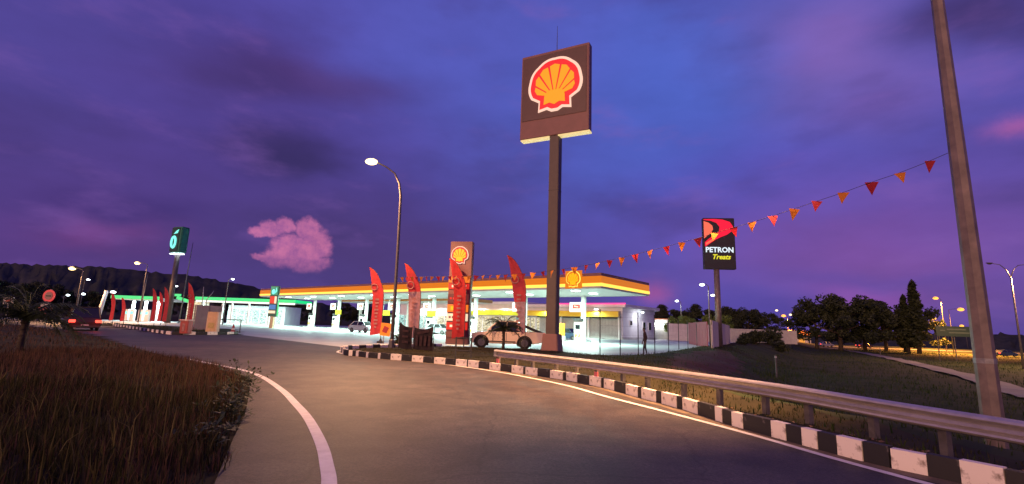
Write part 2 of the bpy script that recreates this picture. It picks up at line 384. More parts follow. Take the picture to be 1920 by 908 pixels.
WARM = (1, .5, .22); COOL = (.64, 1, .85)

# ------------------------------------------------------------------ terrain, road, forecourt
KERB = [(633,663),(650,666.5),(665,668),(700,672),(760,677),(840,684),(910,692),(985,702),(1060,713),(1130,727),(1200,746),(1280,768),(1370,797),(1480,828),(1630,868),(1720,888),(1840,915)]
kerb_pts = [G(*p) for p in KERB]
kerb_pts[0] = (-8.3, 24.6); kerb_pts += [(5.8,4.8),(6.3,3.2),(6.8,.5),(7.1,-4),(7.3,-10)]
tip = [(-4.6,33.4),(-6.4,31.0),(-7.9,28.9),(-8.7,27.2),(-8.8,25.8)]       # rounded island nose back to the forecourt
verge_edge = [(-1.2,-12),(-1.6,0),(-2.1,3.2),(-2.8,5),(-3.5,6.5),(-4.3,8.3),(-5.4,10.5),(-6.5,12.6),(-8.3,14.8),(-11.3,17.4),(-18.3,23.7),(-27.8,32.7),(-60,56)]
fence_pts = [G(*p) for p in ((1125,668),(1163,668),(1197,667),(1228,664),(1254,660),(1273,657),(1290,654),(1307,651))]
fore_poly = [(-26,46.5),(-25.6,45.2),(-10,29.5),(-7.7,29.4),(-6.2,31.4),(-4.4,33.8),(1.7,33.7),(5.2,29.5)]+fence_pts[1:]+[(24,58),(29,66),(42,90),(60,125),(20,160),(-60,130),(-75,110),(-90,100),(-90,76),(-62,72),(-34,60)]
road_poly = kerb_pts[::-1]+[(-8.75,25.8),(-8.6,27.2),(-7.8,28.9),(-6.2,31.2),(-8,34),(-24,50),(-24.2,43.5),(-26.6,39.2),(-46,57),(-100,95),(-104,90)]+verge_edge[::-1]
plateau = [(7.9,-30),(7.9,0),(7.3,4),(6.8,6.5),(6.2,9),(5.6,11.5),(5.2,14.5),(6.2,19),(8,24.5),(10.6,29.5),(13.2,36),(16.4,42),(20.4,49),(24.5,56.5),(31,65),(46,88),(85,150),(160,300),(400,900)]
def seg_dist(P, poly, closed):
    X, Y = P[...,0], P[...,1]; best = np.full(X.shape, 1e9); side = np.zeros(X.shape); ins = np.zeros(X.shape, bool)
    n = len(poly)
    for i in range(n if closed else n-1):
        ax, ay = poly[i]; bx, by = poly[(i+1)%n]; dx, dy = bx-ax, by-ay; ll = dx*dx+dy*dy
        t = np.clip(((X-ax)*dx+(Y-ay)*dy)/ll, 0, 1); d = np.hypot(X-ax-t*dx, Y-ay-t*dy)
        s_ = np.sign(dx*(Y-ay)-dy*(X-ax)); w = d < best-1e-9; side = np.where(w, s_, side); best = np.where(w, d, best)
        if closed and ay != by:
            cr = ((ay > Y) != (by > Y)) & (X < (bx-ax)*(Y-ay)/(by-ay)+ax); ins ^= cr
    return np.where(ins, -best, best) if closed else -best*side          # open: positive to the right of the walk
ss = lambda t: np.clip(t,0,1)**2*(3-2*np.clip(t,0,1))
green_mound = [(-46,57),(-27,39.6),(-25,43.2),(-26.5,46),(-62,73)]
def tz(P):
    dp = np.minimum(seg_dist(P, road_poly, True), seg_dist(P, fore_poly, True))
    z = -.06+.15*ss(dp/.38)
    dv = np.where(P[...,0] < 0, seg_dist(P, verge_edge, False)*-1, -1)
    z = z+np.where(dv > 0, .22*ss(dv/3.5)*(P[...,1] < 60), 0)
    db = seg_dist(P, plateau, False)
    z = np.where(db > 0, .09-1.69*ss(db/7.5), z)
    X, Y = P[...,0], P[...,1]
    wv = (np.sin(X*1.1+Y*.6)+np.sin(X*.45-Y*.8)+np.sin(X*2.3+1)*np.sin(Y*1.9))*.03
    return z+np.where((dp > .8), wv, 0)
def axis(lo, hi, step, far0, far1):
    a = list(np.arange(lo, hi+1e-6, step)); s_ = step; x = hi
    while x < far1: s_ *= 1.22; x += s_; a.append(x)
    s_ = step; x = lo
    while x > far0: s_ *= 1.22; x -= s_; a.insert(0, x)
    return np.array(a)
gx = axis(-15, 26, .36, -2600, 2600); gy = axis(2, 62, .36, -400, 3600)
XX, YY = np.meshgrid(gx, gy); P = np.stack([XX, YY], -1); Z = tz(P)
nx, ny = len(gx), len(gy)
vs = np.stack([XX, YY, Z], -1).reshape(-1, 3); idx = np.arange(nx*ny).reshape(ny, nx)
quads = np.stack([idx[:-1,:-1], idx[:-1,1:], idx[1:,1:], idx[1:,:-1]], -1).reshape(-1, 4)
me = bpy.data.meshes.new('terrain'); me.from_pydata(vs.tolist(), [], quads.tolist())
cen = vs[quads].mean(1); db_c = seg_dist(cen[:,:2], plateau, False)
def hit(px, py):                                         # where a line of sight meets the terrain
    v = ray(px, py)
    for k in range(1, 900):
        t_ = k*.1/v[1]; x_, y_, z_ = v[0]*t_, k*.1, EYE+v[2]*t_
        if z_ < float(tz(np.array([[x_, y_]]))[0]): break
    return x_, y_
clay_poly = [hit(*p) for p in ((1255,690),(1262,668),(1300,660),(1345,655),(1375,664),(1392,684),(1380,704),(1320,702))]
clay_c = 1+seg_dist(cen[:,:2]+np.stack([np.sin(cen[:,1]*2.7)*.3, np.sin(cen[:,0]*2.1)*.3],-1), clay_poly, True)
mi = np.where((clay_c < 1), 2, np.where(db_c > .3, 1, 0))
for k in ('soil','field','clay'): me.materials.append(MAT[k])
me.polygons.foreach_set('material_index', mi.astype(np.int32)); me.polygons.foreach_set('use_smooth', np.ones(len(quads), bool))
terrain = bpy.data.objects.new('terrain', me); COL.objects.link(terrain); tag(terrain, kind='structure')
print('clay', [tuple(round(c,1) for c in p) for p in clay_poly])
def TZ(x, y): return float(tz(np.array([[x, y]]))[0])
def sheet(name, poly, z, m_):
    mb = MB(); mb.add([(x,y,z) for x, y in poly], [tuple(range(len(poly)))]); return tag(mb.build(name, m_), kind='structure')
sheet('road', road_poly, 0.0, 'asphalt')
sheet('forecourt', fore_poly, .006, 'concrete')
def resample(pts, step):
    out_ = [Vector(pts[0]+(0,)) if len(pts[0]) == 2 else Vector(pts[0])]; acc = 0.0
    for a, b in zip(pts, pts[1:]):
        a, b = Vector(tuple(a)[:2]+(0,)), Vector(tuple(b)[:2]+(0,)); d = (b-a).length; t = step-acc
        while t <= d: out_.append(a+(b-a)*(t/d)); t += step
        acc = (acc+d)%step if d else acc
        acc = d-(t-step) if t-step >= 0 else acc+d
    return out_
def smooth_path(pts, k=6):
    P_ = [Vector(p[:2]+(0,)) for p in pts]; o = []
    for i in range(len(P_)-1):
        p0 = P_[max(i-1,0)]; p1 = P_[i]; p2 = P_[i+1]; p3 = P_[min(i+2,len(P_)-1)]
        for j in range(k):
            t = j/k; o.append(.5*((2*p1)+(p2-p0)*t+(2*p0-5*p1+4*p2-p3)*t*t+(3*p1-p0-3*p2+p3)*t**3))
    return o+[P_[-1]]
def ribbon(name, pts, w, z, m_, widths=None):
    mb = MB(); vv = []; n = len(pts)
    for i, p in enumerate(pts):
        t = (pts[min(i+1,n-1)]-pts[max(i-1,0)]).normalized(); nrm = Vector((-t.y,t.x,0)); ww = widths(i/(n-1)) if widths else w
        zz = z(p) if callable(z) else z
        vv += [(p.x+nrm.x*ww/2, p.y+nrm.y*ww/2, zz), (p.x-nrm.x*ww/2, p.y-nrm.y*ww/2, zz)]
    mb.add(vv, [(2*i,2*i+1,2*i+3,2*i+2) for i in range(n-1)]); return tag(mb.build(name, m_), kind='structure')
wl = [(350,673),(420,687),(462,696),(495,709),(530,733),(553,756),(575,781),(592,810),(605,840),(612,870),(617,908)]
wl = [G(*p) for p in wl]+[(-1.45,4.2),(-1.15,2.5),(-1.0,0),(-.9,-6)]
ribbon('road_edge_line', smooth_path(wl), .15, .004, 'line')
wr = [(633,660),(642,663),(660,666.5),(740,674.5),(830,683),(920,695.5),(1000,710),(1070,725),(1130,742),(1250,773),(1400,813),(1560,859),(1740,908)]
wr = [(-8.4,28.8),(-9.0,27.2)]+[G(*p) for p in wr]+[(5.3,4.5),(6.0,2),(6.5,-5)]
ribbon('road_edge_line', smooth_path(wr), .13, .005, 'line')
# concrete drain strip between line and kerb carries grit
gut = smooth_path([(a[0]-.02, a[1]-.02) for a in kerb_pts[2:-2]])
ribbon('gutter_strip', gut, .5, .0035, mat('gritty_gutter', (.07,.055,.042), .9, col2=(.2,.15,.1), scale=3, bump=.3, detail=8))
# footpath and far highway in the low field
fp = [G(px, py, -1.6) for px, py in ((1960,752),(1920,741),(1880,727),(1830,711),(1760,694),(1690,677),(1640,667),(1590,658),(1540,652))]
ribbon('footpath', smooth_path(fp), 2.2, lambda p: TZ(p.x, p.y)+.12, 'path')
hw = [(330,120),(154,150),(120,152),(96,158),(86,180),(92,230),(112,290),(150,380)]
ribbon('highway', smooth_path(hw), 13, lambda p: -1.5, mat('worn_highway', (.13,.12,.11), .8, col2=(.2,.18,.17), scale=.3))
def hills():
    prof = [(-700,470),(-300,480),(0,492),(60,497),(130,499),(170,498),(230,505),(300,511),(340,516),(400,522),(440,531),(480,541),(510,549),(560,563),(650,580),(800,592),(1000,602),(1180,600),(1240,596),(1330,600),(1430,612),(1480,622),(1600,624),(1750,627),(1850,626),(1920,628),(2300,640)]
    cols = []; rnd = np.random.default_rng(3)
    for px in range(-700, 2301, 8):
        py = np.interp(px, [a for a,_ in prof], [b for _,b in prof]) +1.2*math.sin(px*.05)
        v = ray(px, py); az_ = math.atan2(v[0], v[1]); cols.append((az_, max(.002, v[2]/math.hypot(v[0],v[1]))))
    rows = [(350,0),(375,.13),(400,.26),(425,.4),(450,.52),(475,.64),(500,.76),(530,.9),(560,1.0),(640,.9),(760,.5),(900,0)]
    vv = []; ff = []
    for a, t in cols:
        for r_, k in rows:
            jit = rnd.normal(0, 1.3 if k < 1 else .55) if k > 0 else 0
            vv.append((r_*math.sin(a), r_*math.cos(a), -3+(3+EYE+t*560)*k+jit))
    n = len(rows)
    for i in range(len(cols)-1):
        for j in range(n-1): ff.append((i*n+j, i*n+j+1, (i+1)*n+j+1, (i+1)*n+j))
    mb = MB(); mb.add(vv, ff); tag(mb.build('hills', 'hill', smooth=True), kind='structure')
hills()

# ------------------------------------------------------------------ kerbs
def kerb(label, pts, first_white=True, h=.25, w=.17, step=.58):
    t = thing('kerb', label, 'kerb'); t['kind'] = 'structure'
    q = resample([tuple(p) for p in pts], step)
    for i in range(len(q)-1):
        a, b = q[i], q[i+1]; d = b-a; ang = math.atan2(d.y, d.x); n_ = Vector((-d.y,d.x,0)).normalized()*-1
        c = (a+b)/2
        mb = MB(); L_ = d.length+.005
        prof = [(-w/2,-.1),(w/2,-.1),(w/2,h),(-w/2+.05,h),(-w/2+.012,h-.035)]
        mb.add([(x_, y_, z_) for x_ in (-L_/2+.006, L_/2-.006) for y_, z_ in prof], [(0,1,2,3,4),(9,8,7,6,5)]+[(k,k+5,(k+1)%5+5,(k+1)%5) for k in range(5)])
        o = mb.build('kerb_block', 'kerb_w' if (i%2 == 0) == first_white else 'kerb_b', t)
        o.location = (c.x, c.y, random.uniform(-.014,.01)); o.rotation_euler = (0, random.uniform(-.012,.012), ang+math.pi+random.uniform(-.03,.03))
    return t
kpath = [Vector(p+(0,)) for p in tip]+smooth_path(kerb_pts[0:-1], 4)
# profile's lower edge faces the road: walking the list from the nose towards the camera keeps the road on the right
off = []
for i, p in enumerate(kpath):
    d = (kpath[min(i+1,len(kpath)-1)]-kpath[max(i-1,0)]).normalized(); off.append((p.x-d.y*.06, p.y+d.x*.06))
kerb('black and white painted kerb round the grass island and down the right road edge', off)
k2 = [(-47,58.2)]+[(-46,57.2),(-27.2,39.2),(-26.6,38.9),(-25.2,41),(-24.4,43),(-24.6,44.4),(-25.7,45.4)]
kerb('black and white painted kerb of the small far median by the red bin', k2, step=.9)

# ------------------------------------------------------------------ grass (uncountable)
def in_poly(P_, poly): return seg_dist(P_, poly, True) < 0
def blades(name, P_, h, w, m_, bend=.35, cat='grass', lbl=None):
    n = len(P_); z0 = tz(P_)-.02; a = RNG.uniform(0, 2*math.pi, n); hh = h*RNG.uniform(.45, 1.25, n); ww = w*RNG.uniform(.6,1.3,n)
    lean = RNG.uniform(0, 1, n)**1.5*bend*hh; la = RNG.uniform(0, 2*math.pi, n)
    dx, dy = np.cos(a)*ww, np.sin(a)*ww; lx, ly = np.cos(la)*lean, np.sin(la)*lean
    V = np.zeros((n,5,3)); X, Y = P_[:,0], P_[:,1]
    V[:,0] = np.stack([X-dx, Y-dy, z0],-1); V[:,1] = np.stack([X+dx, Y+dy, z0],-1)
    V[:,2] = np.stack([X+dx*.7+lx*.35, Y+dy*.7+ly*.35, z0+hh*.55],-1); V[:,3] = np.stack([X-dx*.7+lx*.35, Y-dy*.7+ly*.35, z0+hh*.55],-1)
    V[:,4] = np.stack([X+lx, Y+ly, z0+hh*(1-.25*lean/hh)],-1)
    base = np.arange(n)*5
    me = bpy.data.meshes.new(name); me.vertices.add(n*5); me.vertices.foreach_set('co', V.ravel())
    loops = np.concatenate([np.stack([base, base+1, base+2, base+3],-1), np.stack([base+3, base+2, base+4, base+4],-1)[:,:3]], 1)
    me.loops.add(n*7); me.loops.foreach_set('vertex_index', loops.ravel().astype(np.int32))
    me.polygons.add(n*2); st = (np.arange(n)[:,None]*7+np.array([0,4])[None]).ravel(); me.polygons.foreach_set('loop_start', st.astype(np.int32))
    me.polygons.foreach_set('loop_total', np.tile([4,3], n).astype(np.int32)); me.update(calc_edges=True)
    me.materials.append(MAT[m_]); o = bpy.data.objects.new(name, me); COL.objects.link(o)
    return tag(o, lbl, cat, kind='stuff')
def scatter(n, x0, x1, y0, y1, test):
    P_ = np.stack([RNG.uniform(x0,x1,n), RNG.uniform(y0,y1,n)],-1); return P_[test(P_)]
onverge = lambda q: (seg_dist(q, verge_edge, False) < -.04-.42*RNG.uniform(0,1,len(q))**2+.16*np.sin(q[:,1]*1.9)*np.sin(q[:,1]*.73+1))
clump = lambda q, s=1.0: (np.sin(q[:,0]*2.3*s+np.sin(q[:,1]*1.7*s)*1.5)*np.sin(q[:,1]*2.9*s+1.3)+RNG.uniform(-1,1,len(q))) > -.1
q = scatter(90000, -14, -1.5, 1.5, 17, lambda q: onverge(q) & clump(q))
blades('verge_grass', q, .25, .0065, 'grass', .5, lbl='tall dry reddish brown grass on the left verge')
q = scatter(26000, -8, -1.5, 1.5, 9, lambda q: onverge(q) & clump(q, 1.6))
blades('verge_grass', q, .29, .0075, 'grassg', .6, lbl='taller olive green blades at the near edge of the left verge')
q = scatter(1300, -8, -1.5, 1.5, 11, onverge)
blades('verge_straw', q, .5, .006, 'straw', .75, lbl='scattered taller pale straw stalks in the near verge')
q = scatter(60000, -62, -8, 13, 62, lambda q: onverge(q) & clump(q, .7))
blades('verge_grass', q, .2, .013, 'grass', .5, lbl='dry brown grass on the far part of the left verge')
paved = lambda q, k=.15: np.minimum(seg_dist(q, road_poly, True), seg_dist(q, fore_poly, True)) > k
q = scatter(60000, -9, 9, 3, 34, lambda q: (seg_dist(q, verge_edge, False) > 3) & paved(q, .2) & (seg_dist(q, plateau, False) < .2) & clump(q, .8))
blades('island_grass', q, .09, .009, 'grassg', .7, lbl='short mown grass on the kerbed island')
q = scatter(46000, 4, 30, 4, 62, lambda q: paved(q, .2) & (seg_dist(q, plateau, False) > -3.5) & (q[:,0] > 4) & clump(q, .6) & ~((seg_dist(q, clay_poly, True) < -.1) & (RNG.uniform(0,1,len(q)) < .85)))
blades('bank_grass', q, .17, .012, 'grassd', .6, lbl='rough green grass on the bank behind the guardrail')
q = scatter(50000, 12, 110, 14, 130, lambda q: (seg_dist(q, plateau, False) > 4) & clump(q, .3) & (np.abs(seg_dist(q, fp, False)) > 1.4))
blades('field_grass', q, .3, .03, 'grassd', .6, lbl='dark rough grass of the low field')
q = scatter(9000, -62, -24, 39, 73, lambda q: in_poly(q, green_mound))
blades('median_grass', q, .25, .02, 'grassg', .5, lbl='low grass on the far median')

# ------------------------------------------------------------------ foliage builders
def leaf_mesh(name, clumps, nleaf, size, m_, seed):
    r_ = np.random.default_rng(seed); Vs = []
    for (x, y, z, rx, rz_) in clumps:
        u = r_.normal(0,1,(nleaf,3)); u /= np.linalg.norm(u,axis=1)[:,None]; u *= r_.uniform(.35,1.0,(nleaf,1))**.6
        c = np.array([x,y,z])+u*np.array([rx,rx,rz_])
        n1_ = r_.normal(0,1,(nleaf,3)); n1_ /= np.linalg.norm(n1_,axis=1)[:,None]; n2_ = np.cross(n1_, r_.normal(0,1,(nleaf,3))); n2_ /= np.linalg.norm(n2_,axis=1)[:,None]
        s_ = size*r_.uniform(.6,1.4,(nleaf,1)); Vs.append(np.stack([c-n1_*s_, c+n2_*s_*.45, c+n1_*s_, c-n2_*s_*.45],1))
    V = np.concatenate(Vs); n = len(V); me = bpy.data.meshes.new(name)
    me.vertices.add(n*4); me.vertices.foreach_set('co', V.ravel()); me.loops.add(n*4); me.loops.foreach_set('vertex_index', np.arange(n*4,dtype=np.int32))
    me.polygons.add(n); me.polygons.foreach_set('loop_start', (np.arange(n)*4).astype(np.int32)); me.polygons.foreach_set('loop_total', np.full(n,4,np.int32)); me.update(calc_edges=True)
    me.materials.append(MAT[m_]); return me
TREES = {}
def tree(kind, loc, H, label, m_='leaf', wide=.42, group=None, rz=0, name='tree'):
    key = (kind, m_, round(wide,2))
    if key not in TREES:
        r_ = random.Random(hash(key[0])%1000+5 if False else sum(map(ord, kind))); cl = []; tb = MB(); unit = 10.0
        if kind.startswith('cypress'):
            for i in range(44):
                h = 1.2+i*.2; rad = 1.15*(1-h/10.4)**.75*(.35+min(1,h/2)*.65)
                a = r_.uniform(0,6.28); cl.append((math.cos(a)*rad*.5, math.sin(a)*rad*.5, h, rad*.7+.12, .5))
            tb.tube([(0,0,-.2),(0,0,4),(0,0,9)], [.22,.16,.04], 7)
        else:
            rw = wide*unit; tb.tube([(0,0,-.3),(.1,0,1.6),(-.05,.1,3.2),(.1,0,5)], [.34,.27,.22,.12], 8)
            for i in range(9):
                a = i*2.4+r_.uniform(-.3,.3); h0 = 1.8+i*.3; ln = rw*r_.uniform(.55,.85)
                e = (math.cos(a)*ln, math.sin(a)*ln, h0+r_.uniform(1.6,3.6)); tb.tube([(0,0,h0),(e[0]*.5,e[1]*.5,h0+.8),e], [.15,.1,.03], 5, False)
                for k in range(4): cl.append((e[0]*r_.uniform(.6,1.15), e[1]*r_.uniform(.6,1.15), e[2]+r_.uniform(-.5,.9), r_.uniform(.75,1.3), r_.uniform(.6,1.0)))
            for i in range(16):
                a = r_.uniform(0,6.28); q_ = math.sqrt(r_.uniform(0,1)); cl.append((math.cos(a)*rw*.62*q_, math.sin(a)*rw*.62*q_, r_.uniform(5.6,9.1-2.6*q_), r_.uniform(.8,1.4), r_.uniform(.6,1.0)))
            for i in range(20):
                a = r_.uniform(0,6.28); cl.append((math.cos(a)*rw*.9, math.sin(a)*rw*.9, r_.uniform(1.7,5.0), r_.uniform(.7,1.2), r_.uniform(.5,.8)))
        trunk = tb.build('trunk', 'bark', None, True)
        lm = leaf_mesh('crown', cl, 110 if not kind.startswith('cypress') else 80, .24, m_, len(TREES)+1)
        crown = bpy.data.objects.new('crown', lm)
        COL.objects.unlink(trunk); TREES[key] = (trunk, crown)
    t = thing(name, label, 'tree', loc, rz, group); k = H/10.0
    for src in TREES[key]:
        c = src.copy(); c.parent = t; c.scale = (k,k,k); COL.objects.link(c)
    return t
def palm(loc, h, rad, label, seed, fr=24):
    t = thing('palm_tree', label, 'palm', loc); r_ = random.Random(seed)
    mb = MB(); pts = [(0,0,-.1),(.02,0,h*.3),(.0,.02,h*.62)]; mb.tube(pts, [.1,.085,.09], 10)
    for i in range(6): mb.lathe([(.09,h*.1*i),(.11,h*.1*i+.04),(.088,h*.1*i+.07)], n=10)
    mb.build('trunk', 'bark', t, True)
    for i in range(fr):
        a = i*2.399+r_.uniform(-.2,.2); el_ = r_.uniform(.05,1.45); ln = rad*r_.uniform(.85,1.15); fb = MB(); p = Vector((0,0,h*.6)); d = Vector((math.cos(el_),0,math.sin(el_))); pts = [p.copy()]
        for k in range(9): p = p+d*ln/9; d = (d+Vector((.03,0,-.17-.02*k))).normalized(); pts.append(p.copy())
        fb.tube(pts, [.018*(1-k/11) for k in range(10)], 4, False)
        for k in range(1, 10):
            for s_ in (-1,1):
                for off_ in (0,.33,.66):
                    b = pts[k-1].lerp(pts[k], off_); l_ = ln*.32*math.sin(math.pi*(k+2)/12.5)*r_.uniform(.85,1.15)
                    tipv = b+Vector((l_*.45, s_*l_*.8, -l_*.4*r_.uniform(.5,1.3))); fb.add([b+Vector((-.018,0,0)), b+Vector((.024,0,0)), tipv], [(0,1,2)])
        o = fb.build('frond', 'frond', t); o.rotation_euler = (0,0,a)
    return t
def shrub(loc, r_, label, m_='leaf', sc_=(1,1,.8), seed=1, name='shrub', group=None):
    t = thing(name, label, 'shrub', loc, 0, group); rr = random.Random(seed); cl = []
    for i in range(16): a = rr.uniform(0,6.28); q_ = rr.uniform(0,.75); cl.append((math.cos(a)*r_*q_*sc_[0], math.sin(a)*r_*q_*sc_[1], r_*sc_[2]*rr.uniform(.3,1.2), r_*.42, r_*.36))
    o = bpy.data.objects.new('foliage', leaf_mesh('foliage', cl, 60, r_*.13, m_, seed)); COL.objects.link(o); o.parent = t
    mb = MB()
    for i in range(4): a = i*1.6; mb.tube([(0,0,-.05),(math.cos(a)*r_*.3,math.sin(a)*r_*.3,r_*.7)], [.03*r_+.01,.01], 5)
    mb.build('stem', 'bark', t); return t

# ------------------------------------------------------------------ shell emblem (unit size, in x,z)
def shell_outline(k=1.0):
    p = []
    for i in range(41):
        a = R(206-i*(232/40)); sc_ = 1+.022*abs(math.sin((a-R(90))*4.6)); p.append((math.cos(a)*sc_*k, math.sin(a)*sc_*k+.02))
    rgt = [(.60,-.60),(.62,-.96),(.30,-.90),(.12,-1.0)]; p += [(x*k, z*k+.02*(1-k)) for x, z in rgt]
    p += [(-x*k, z*k+.02*(1-k)) for x, z in rgt[::-1]]; return p
def emblem(parent, r_, y, c=(0,0), halo=True, mats=('g_halo','g_red','g_yellow')):
    def pr(name, poly, y0, y1, m_, par):
        mb = MB(); mb.prism([(c[0]+x*r_, c[1]+z*r_) for x, z in poly], y0, y1); return mb.build(name, m_, par)
    e = pr('emblem_halo', shell_outline(1.11), y-.06, y, mats[0], parent)
    pr('emblem_red_shell', shell_outline(1.0), y-.10, y-.064, mats[1], e)
    for i in range(7):
        a0 = 90+(i-3)*21.5; hw_ = 8.9; hinge = (0,-.55); pts = []
        def onring(a, rad):
            dx, dz = math.cos(R(a)), math.sin(R(a)); b = hinge[1]*dz; disc = b*b-(hinge[1]**2-rad**2); t_ = -b+math.sqrt(disc); return (dx*t_, hinge[1]+dz*t_)
        r0 = .26; a1, a2 = a0-hw_, a0+hw_
        pts = [(math.cos(R(a1+2.5))*r0, hinge[1]+math.sin(R(a1+2.5))*r0), onring(a1,.80), onring(a0,.845), onring(a2,.80), (math.cos(R(a2-2.5))*r0, hinge[1]+math.sin(R(a2-2.5))*r0)]
        pr('emblem_rib', pts, y-.13, y-.104, mats[2], e)
    pr('emblem_base', [(-.44,-.80),(-.2,-.74),(0,-.84),(.2,-.74),(.44,-.80),(.42,-.46),(.3,-.24),(-.3,-.24),(-.42,-.46)], y-.128, y-.102, mats[2], e)
    return e
def text(s_, size, m_, parent, name='lettering', loc=(0,0,0), sx_=1.0, shear=0.0, bold=.0, align='CENTER'):
    cu = bpy.data.curves.new(name, 'FONT'); cu.body = s_; cu.size = size; cu.extrude = .02; cu.align_x = align; cu.offset = bold; cu.shear = shear; cu.resolution_u = 2
    tmp = bpy.data.objects.new('tmp', cu); COL.objects.link(tmp); dg = bpy.context.evaluated_depsgraph_get(); me = bpy.data.meshes.new_from_object(tmp.evaluated_get(dg)); bpy.data.objects.remove(tmp)
    me.materials.clear(); me.materials.append(MAT[m_]); o = bpy.data.objects.new(name, me); COL.objects.link(o); o.parent = parent
    o.rotation_euler = (R(90),0,0); o.location = loc; o.scale = (sx_,1,1); return o

# ------------------------------------------------------------------ tall pylon sign
t = thing('pylon_sign', 'tall pylon sign with glowing red and yellow shell on a maroon box', 'sign', (2.75,31.0,.05), R(-27))
MB().box((0,0,7.2),(.68,.62,14.6)).build('post', 'greypole', t, bevel=.03)
MB().box((0,0,.55),(1.15,1.0,1.15), taper=.86).build('pedestal', 'maroon', t, bevel=.04)
MB().box((-.05,-.1,17.45),(5.0,.6,6.25)).build('cabinet', 'maroon', t, bevel=.03)
MB().box((-.08,-.42,18.0),(4.72,.04,4.75)).build('face_panel', 'maroon_d', t)
MB().box((-1.42,-.1,14.28),(2.15,.5,.1)).build('under_light', 'g_under', t)
MB().box((1.38,-.1,14.28),(2.2,.5,.1)).build('under_light', 'g_under', t)
MB().tube([(0,-.1,20.5),(0,-.1,22.6)], [.03,.012], 6).build('lightning_rod', 'darksteel', t)
emblem(t, 1.76, -.45, (.05,17.95), mats=('g_halo','g_red','g_shellor'))
for z_ in (3.5,7.0,10.5): MB().box((0,0,z_),(.705,.645,.035)).build('post_joint', 'darksteel', t)

# ------------------------------------------------------------------ price totem
t = thing('price_totem', 'slim price totem with a small lit shell above glowing red, orange and cream panels', 'sign', (-3.55,34,.05), R(-10))
MB().box((.02,0,3.75),(1.62,.5,7.2)).build('casing', 'maroon', t, bevel=.03)
MB().box((.05,0,.16),(1.5,.42,.14)).build('plinth_light', 'g_panelcr', t)
emblem(t, .56, -.27, (-.06,6.35))
for z_, h_, m_ in ((4.62,.42,'g_panelor'),(4.15,.38,'g_panelred'),(3.3,.62,'g_dig'),(2.62,.5,'g_panelor'),(2.0,.5,'g_panelcr'),(1.4,.5,'g_panelred'),(.85,.4,'maroon')):
    p = MB().box((-.02,-.285,z_),(1.5,.06,h_)).build('price_panel', m_, t)
    if m_ == 'g_panelred':
        for i in range(4): MB().box((-.42+.28*i,-.325,z_),(.2,.015,.16)).build('price_figure', 'g_panelcr', p)
    if m_ in ('g_panelcr','g_dig'):
        for i in range(5): MB().box((-.55+.22*i,-.325,z_),(.14,.015,.14)).build('price_figure', 'maroon' if m_ == 'g_panelcr' else 'g_panelred', p)
    if m_ == 'g_panelor': MB().box((-.35,-.325,z_),(.34,.015,.26)).build('price_figure', 'g_yellow', p)

# ------------------------------------------------------------------ street lamps
t = thing('street_lamp', 'curved single arm street lamp with warm lit head on the island beside the dark banner', 'street lamp', (-6.9,29,.02))
MB().tube([(0,0,0),(-.02,0,3),(-.06,0,6.4),(-.12,0,9.3),(-.26,0,10.1),(-.6,0,10.75),(-1.15,0,11.15),(-1.75,0,11.42)], [.115,.1,.09,.075,.065,.055,.05,.045], 10).build('post', 'polesteel', t, True)
MB().lathe([(.17,0),(.17,.5),(.12,.56)], n=10).build('base_sleeve', 'polesteel', t)
MB().ball((-2.1,0,11.55), .3, 12, (1.15,.62,.32)).build('lamp_head', 'polesteel', t, True)
MB().ball((-2.12,-.02,11.46), .36, 12, (1.1,.75,.55)).build('lamp_lens', 'g_sodium', t, True)
lamp('street_light', 'SPOT', (-2.12,-.1,11.15), 9500, WARM, t, .15, aim=(-.15,-.12,-1), spot=R(165), blend=.5)
t = thing('street_lamp', 'thick weathered octagonal lamp post leaning into view behind the guardrail at the right edge', 'street lamp', (9.72,10.0,-.45))
MB().tube([(0,0,-.3),(0,0,6),(0,0,11.4)], [.185,.15,.105], 8).build('post', 'weather', t)
MB().tube([(0,0,1.62),(0,0,1.72)], [.183,.183], 8).build('band', 'steel', t)
MB().tube([(0,0,11.3),(-.3,.2,11.9),(-1.2,.8,12.3),(-2.7,1.8,12.5)], [.085,.07,.06,.05], 8).build('arm', 'polesteel', t, True)
MB().ball((-2.95,1.95,12.5), .34, 12, (1.2,.8,.32)).build('lamp_head', 'polesteel', t, True)
MB().ball((-2.95,1.95,12.42), .28, 12, (1.1,.75,.45)).build('lamp_lens', 'g_sodium', t, True)
lamp('street_light', 'SPOT', (-2.95,1.95,12.2), 41000, WARM, t, .2, aim=(-5.2,3.4,-12), spot=R(78), blend=1.0)

# ------------------------------------------------------------------ bunting
Rp, Lp = Vector((9.56,10.05,0)), Vector((-6.87,28.95,0))
ZT = [(0,5.68),(.012,5.58),(.034,5.42),(.058,5.3),(.08,5.16),(.104,5.04),(.126,4.92),(.15,4.8),(.192,4.62),(.238,4.43),(.278,4.29),(.338,4.1),(.396,3.95),(.457,3.85),(.53,3.81),(.584,3.82),(.71,3.93),(.868,4.1),(1,4.25)]
def bz(t_): return float(np.interp(t_, [a for a,_ in ZT], [b for _,b in ZT]))
def bp_(t_): p = Rp.lerp(Lp, t_); return Vector((p.x, p.y, bz(t_)))
t = thing('bunting', 'string of orange and crimson triangular pennants from right lamp post to island lamp', 'bunting', (0,0,0))
MB().tube([bp_(i/80) for i in range(81)], .007, 4).build('cord', 'darksteel', t)
pm = {}
for m_ in ('penred','penor'):
    mb = MB(); N_ = 4; vv = []
    for i in range(N_+1):
        u_ = i/N_; w_ = .16*(1-u_)
        for s_ in (-1,1): vv.append((s_*w_, .014*math.sin(u_*3+s_*.5), -.36*u_))
    mb.add(vv, [(2*i,2*i+1,2*i+3,2*i+2) for i in range(N_)]); pm[m_] = mb
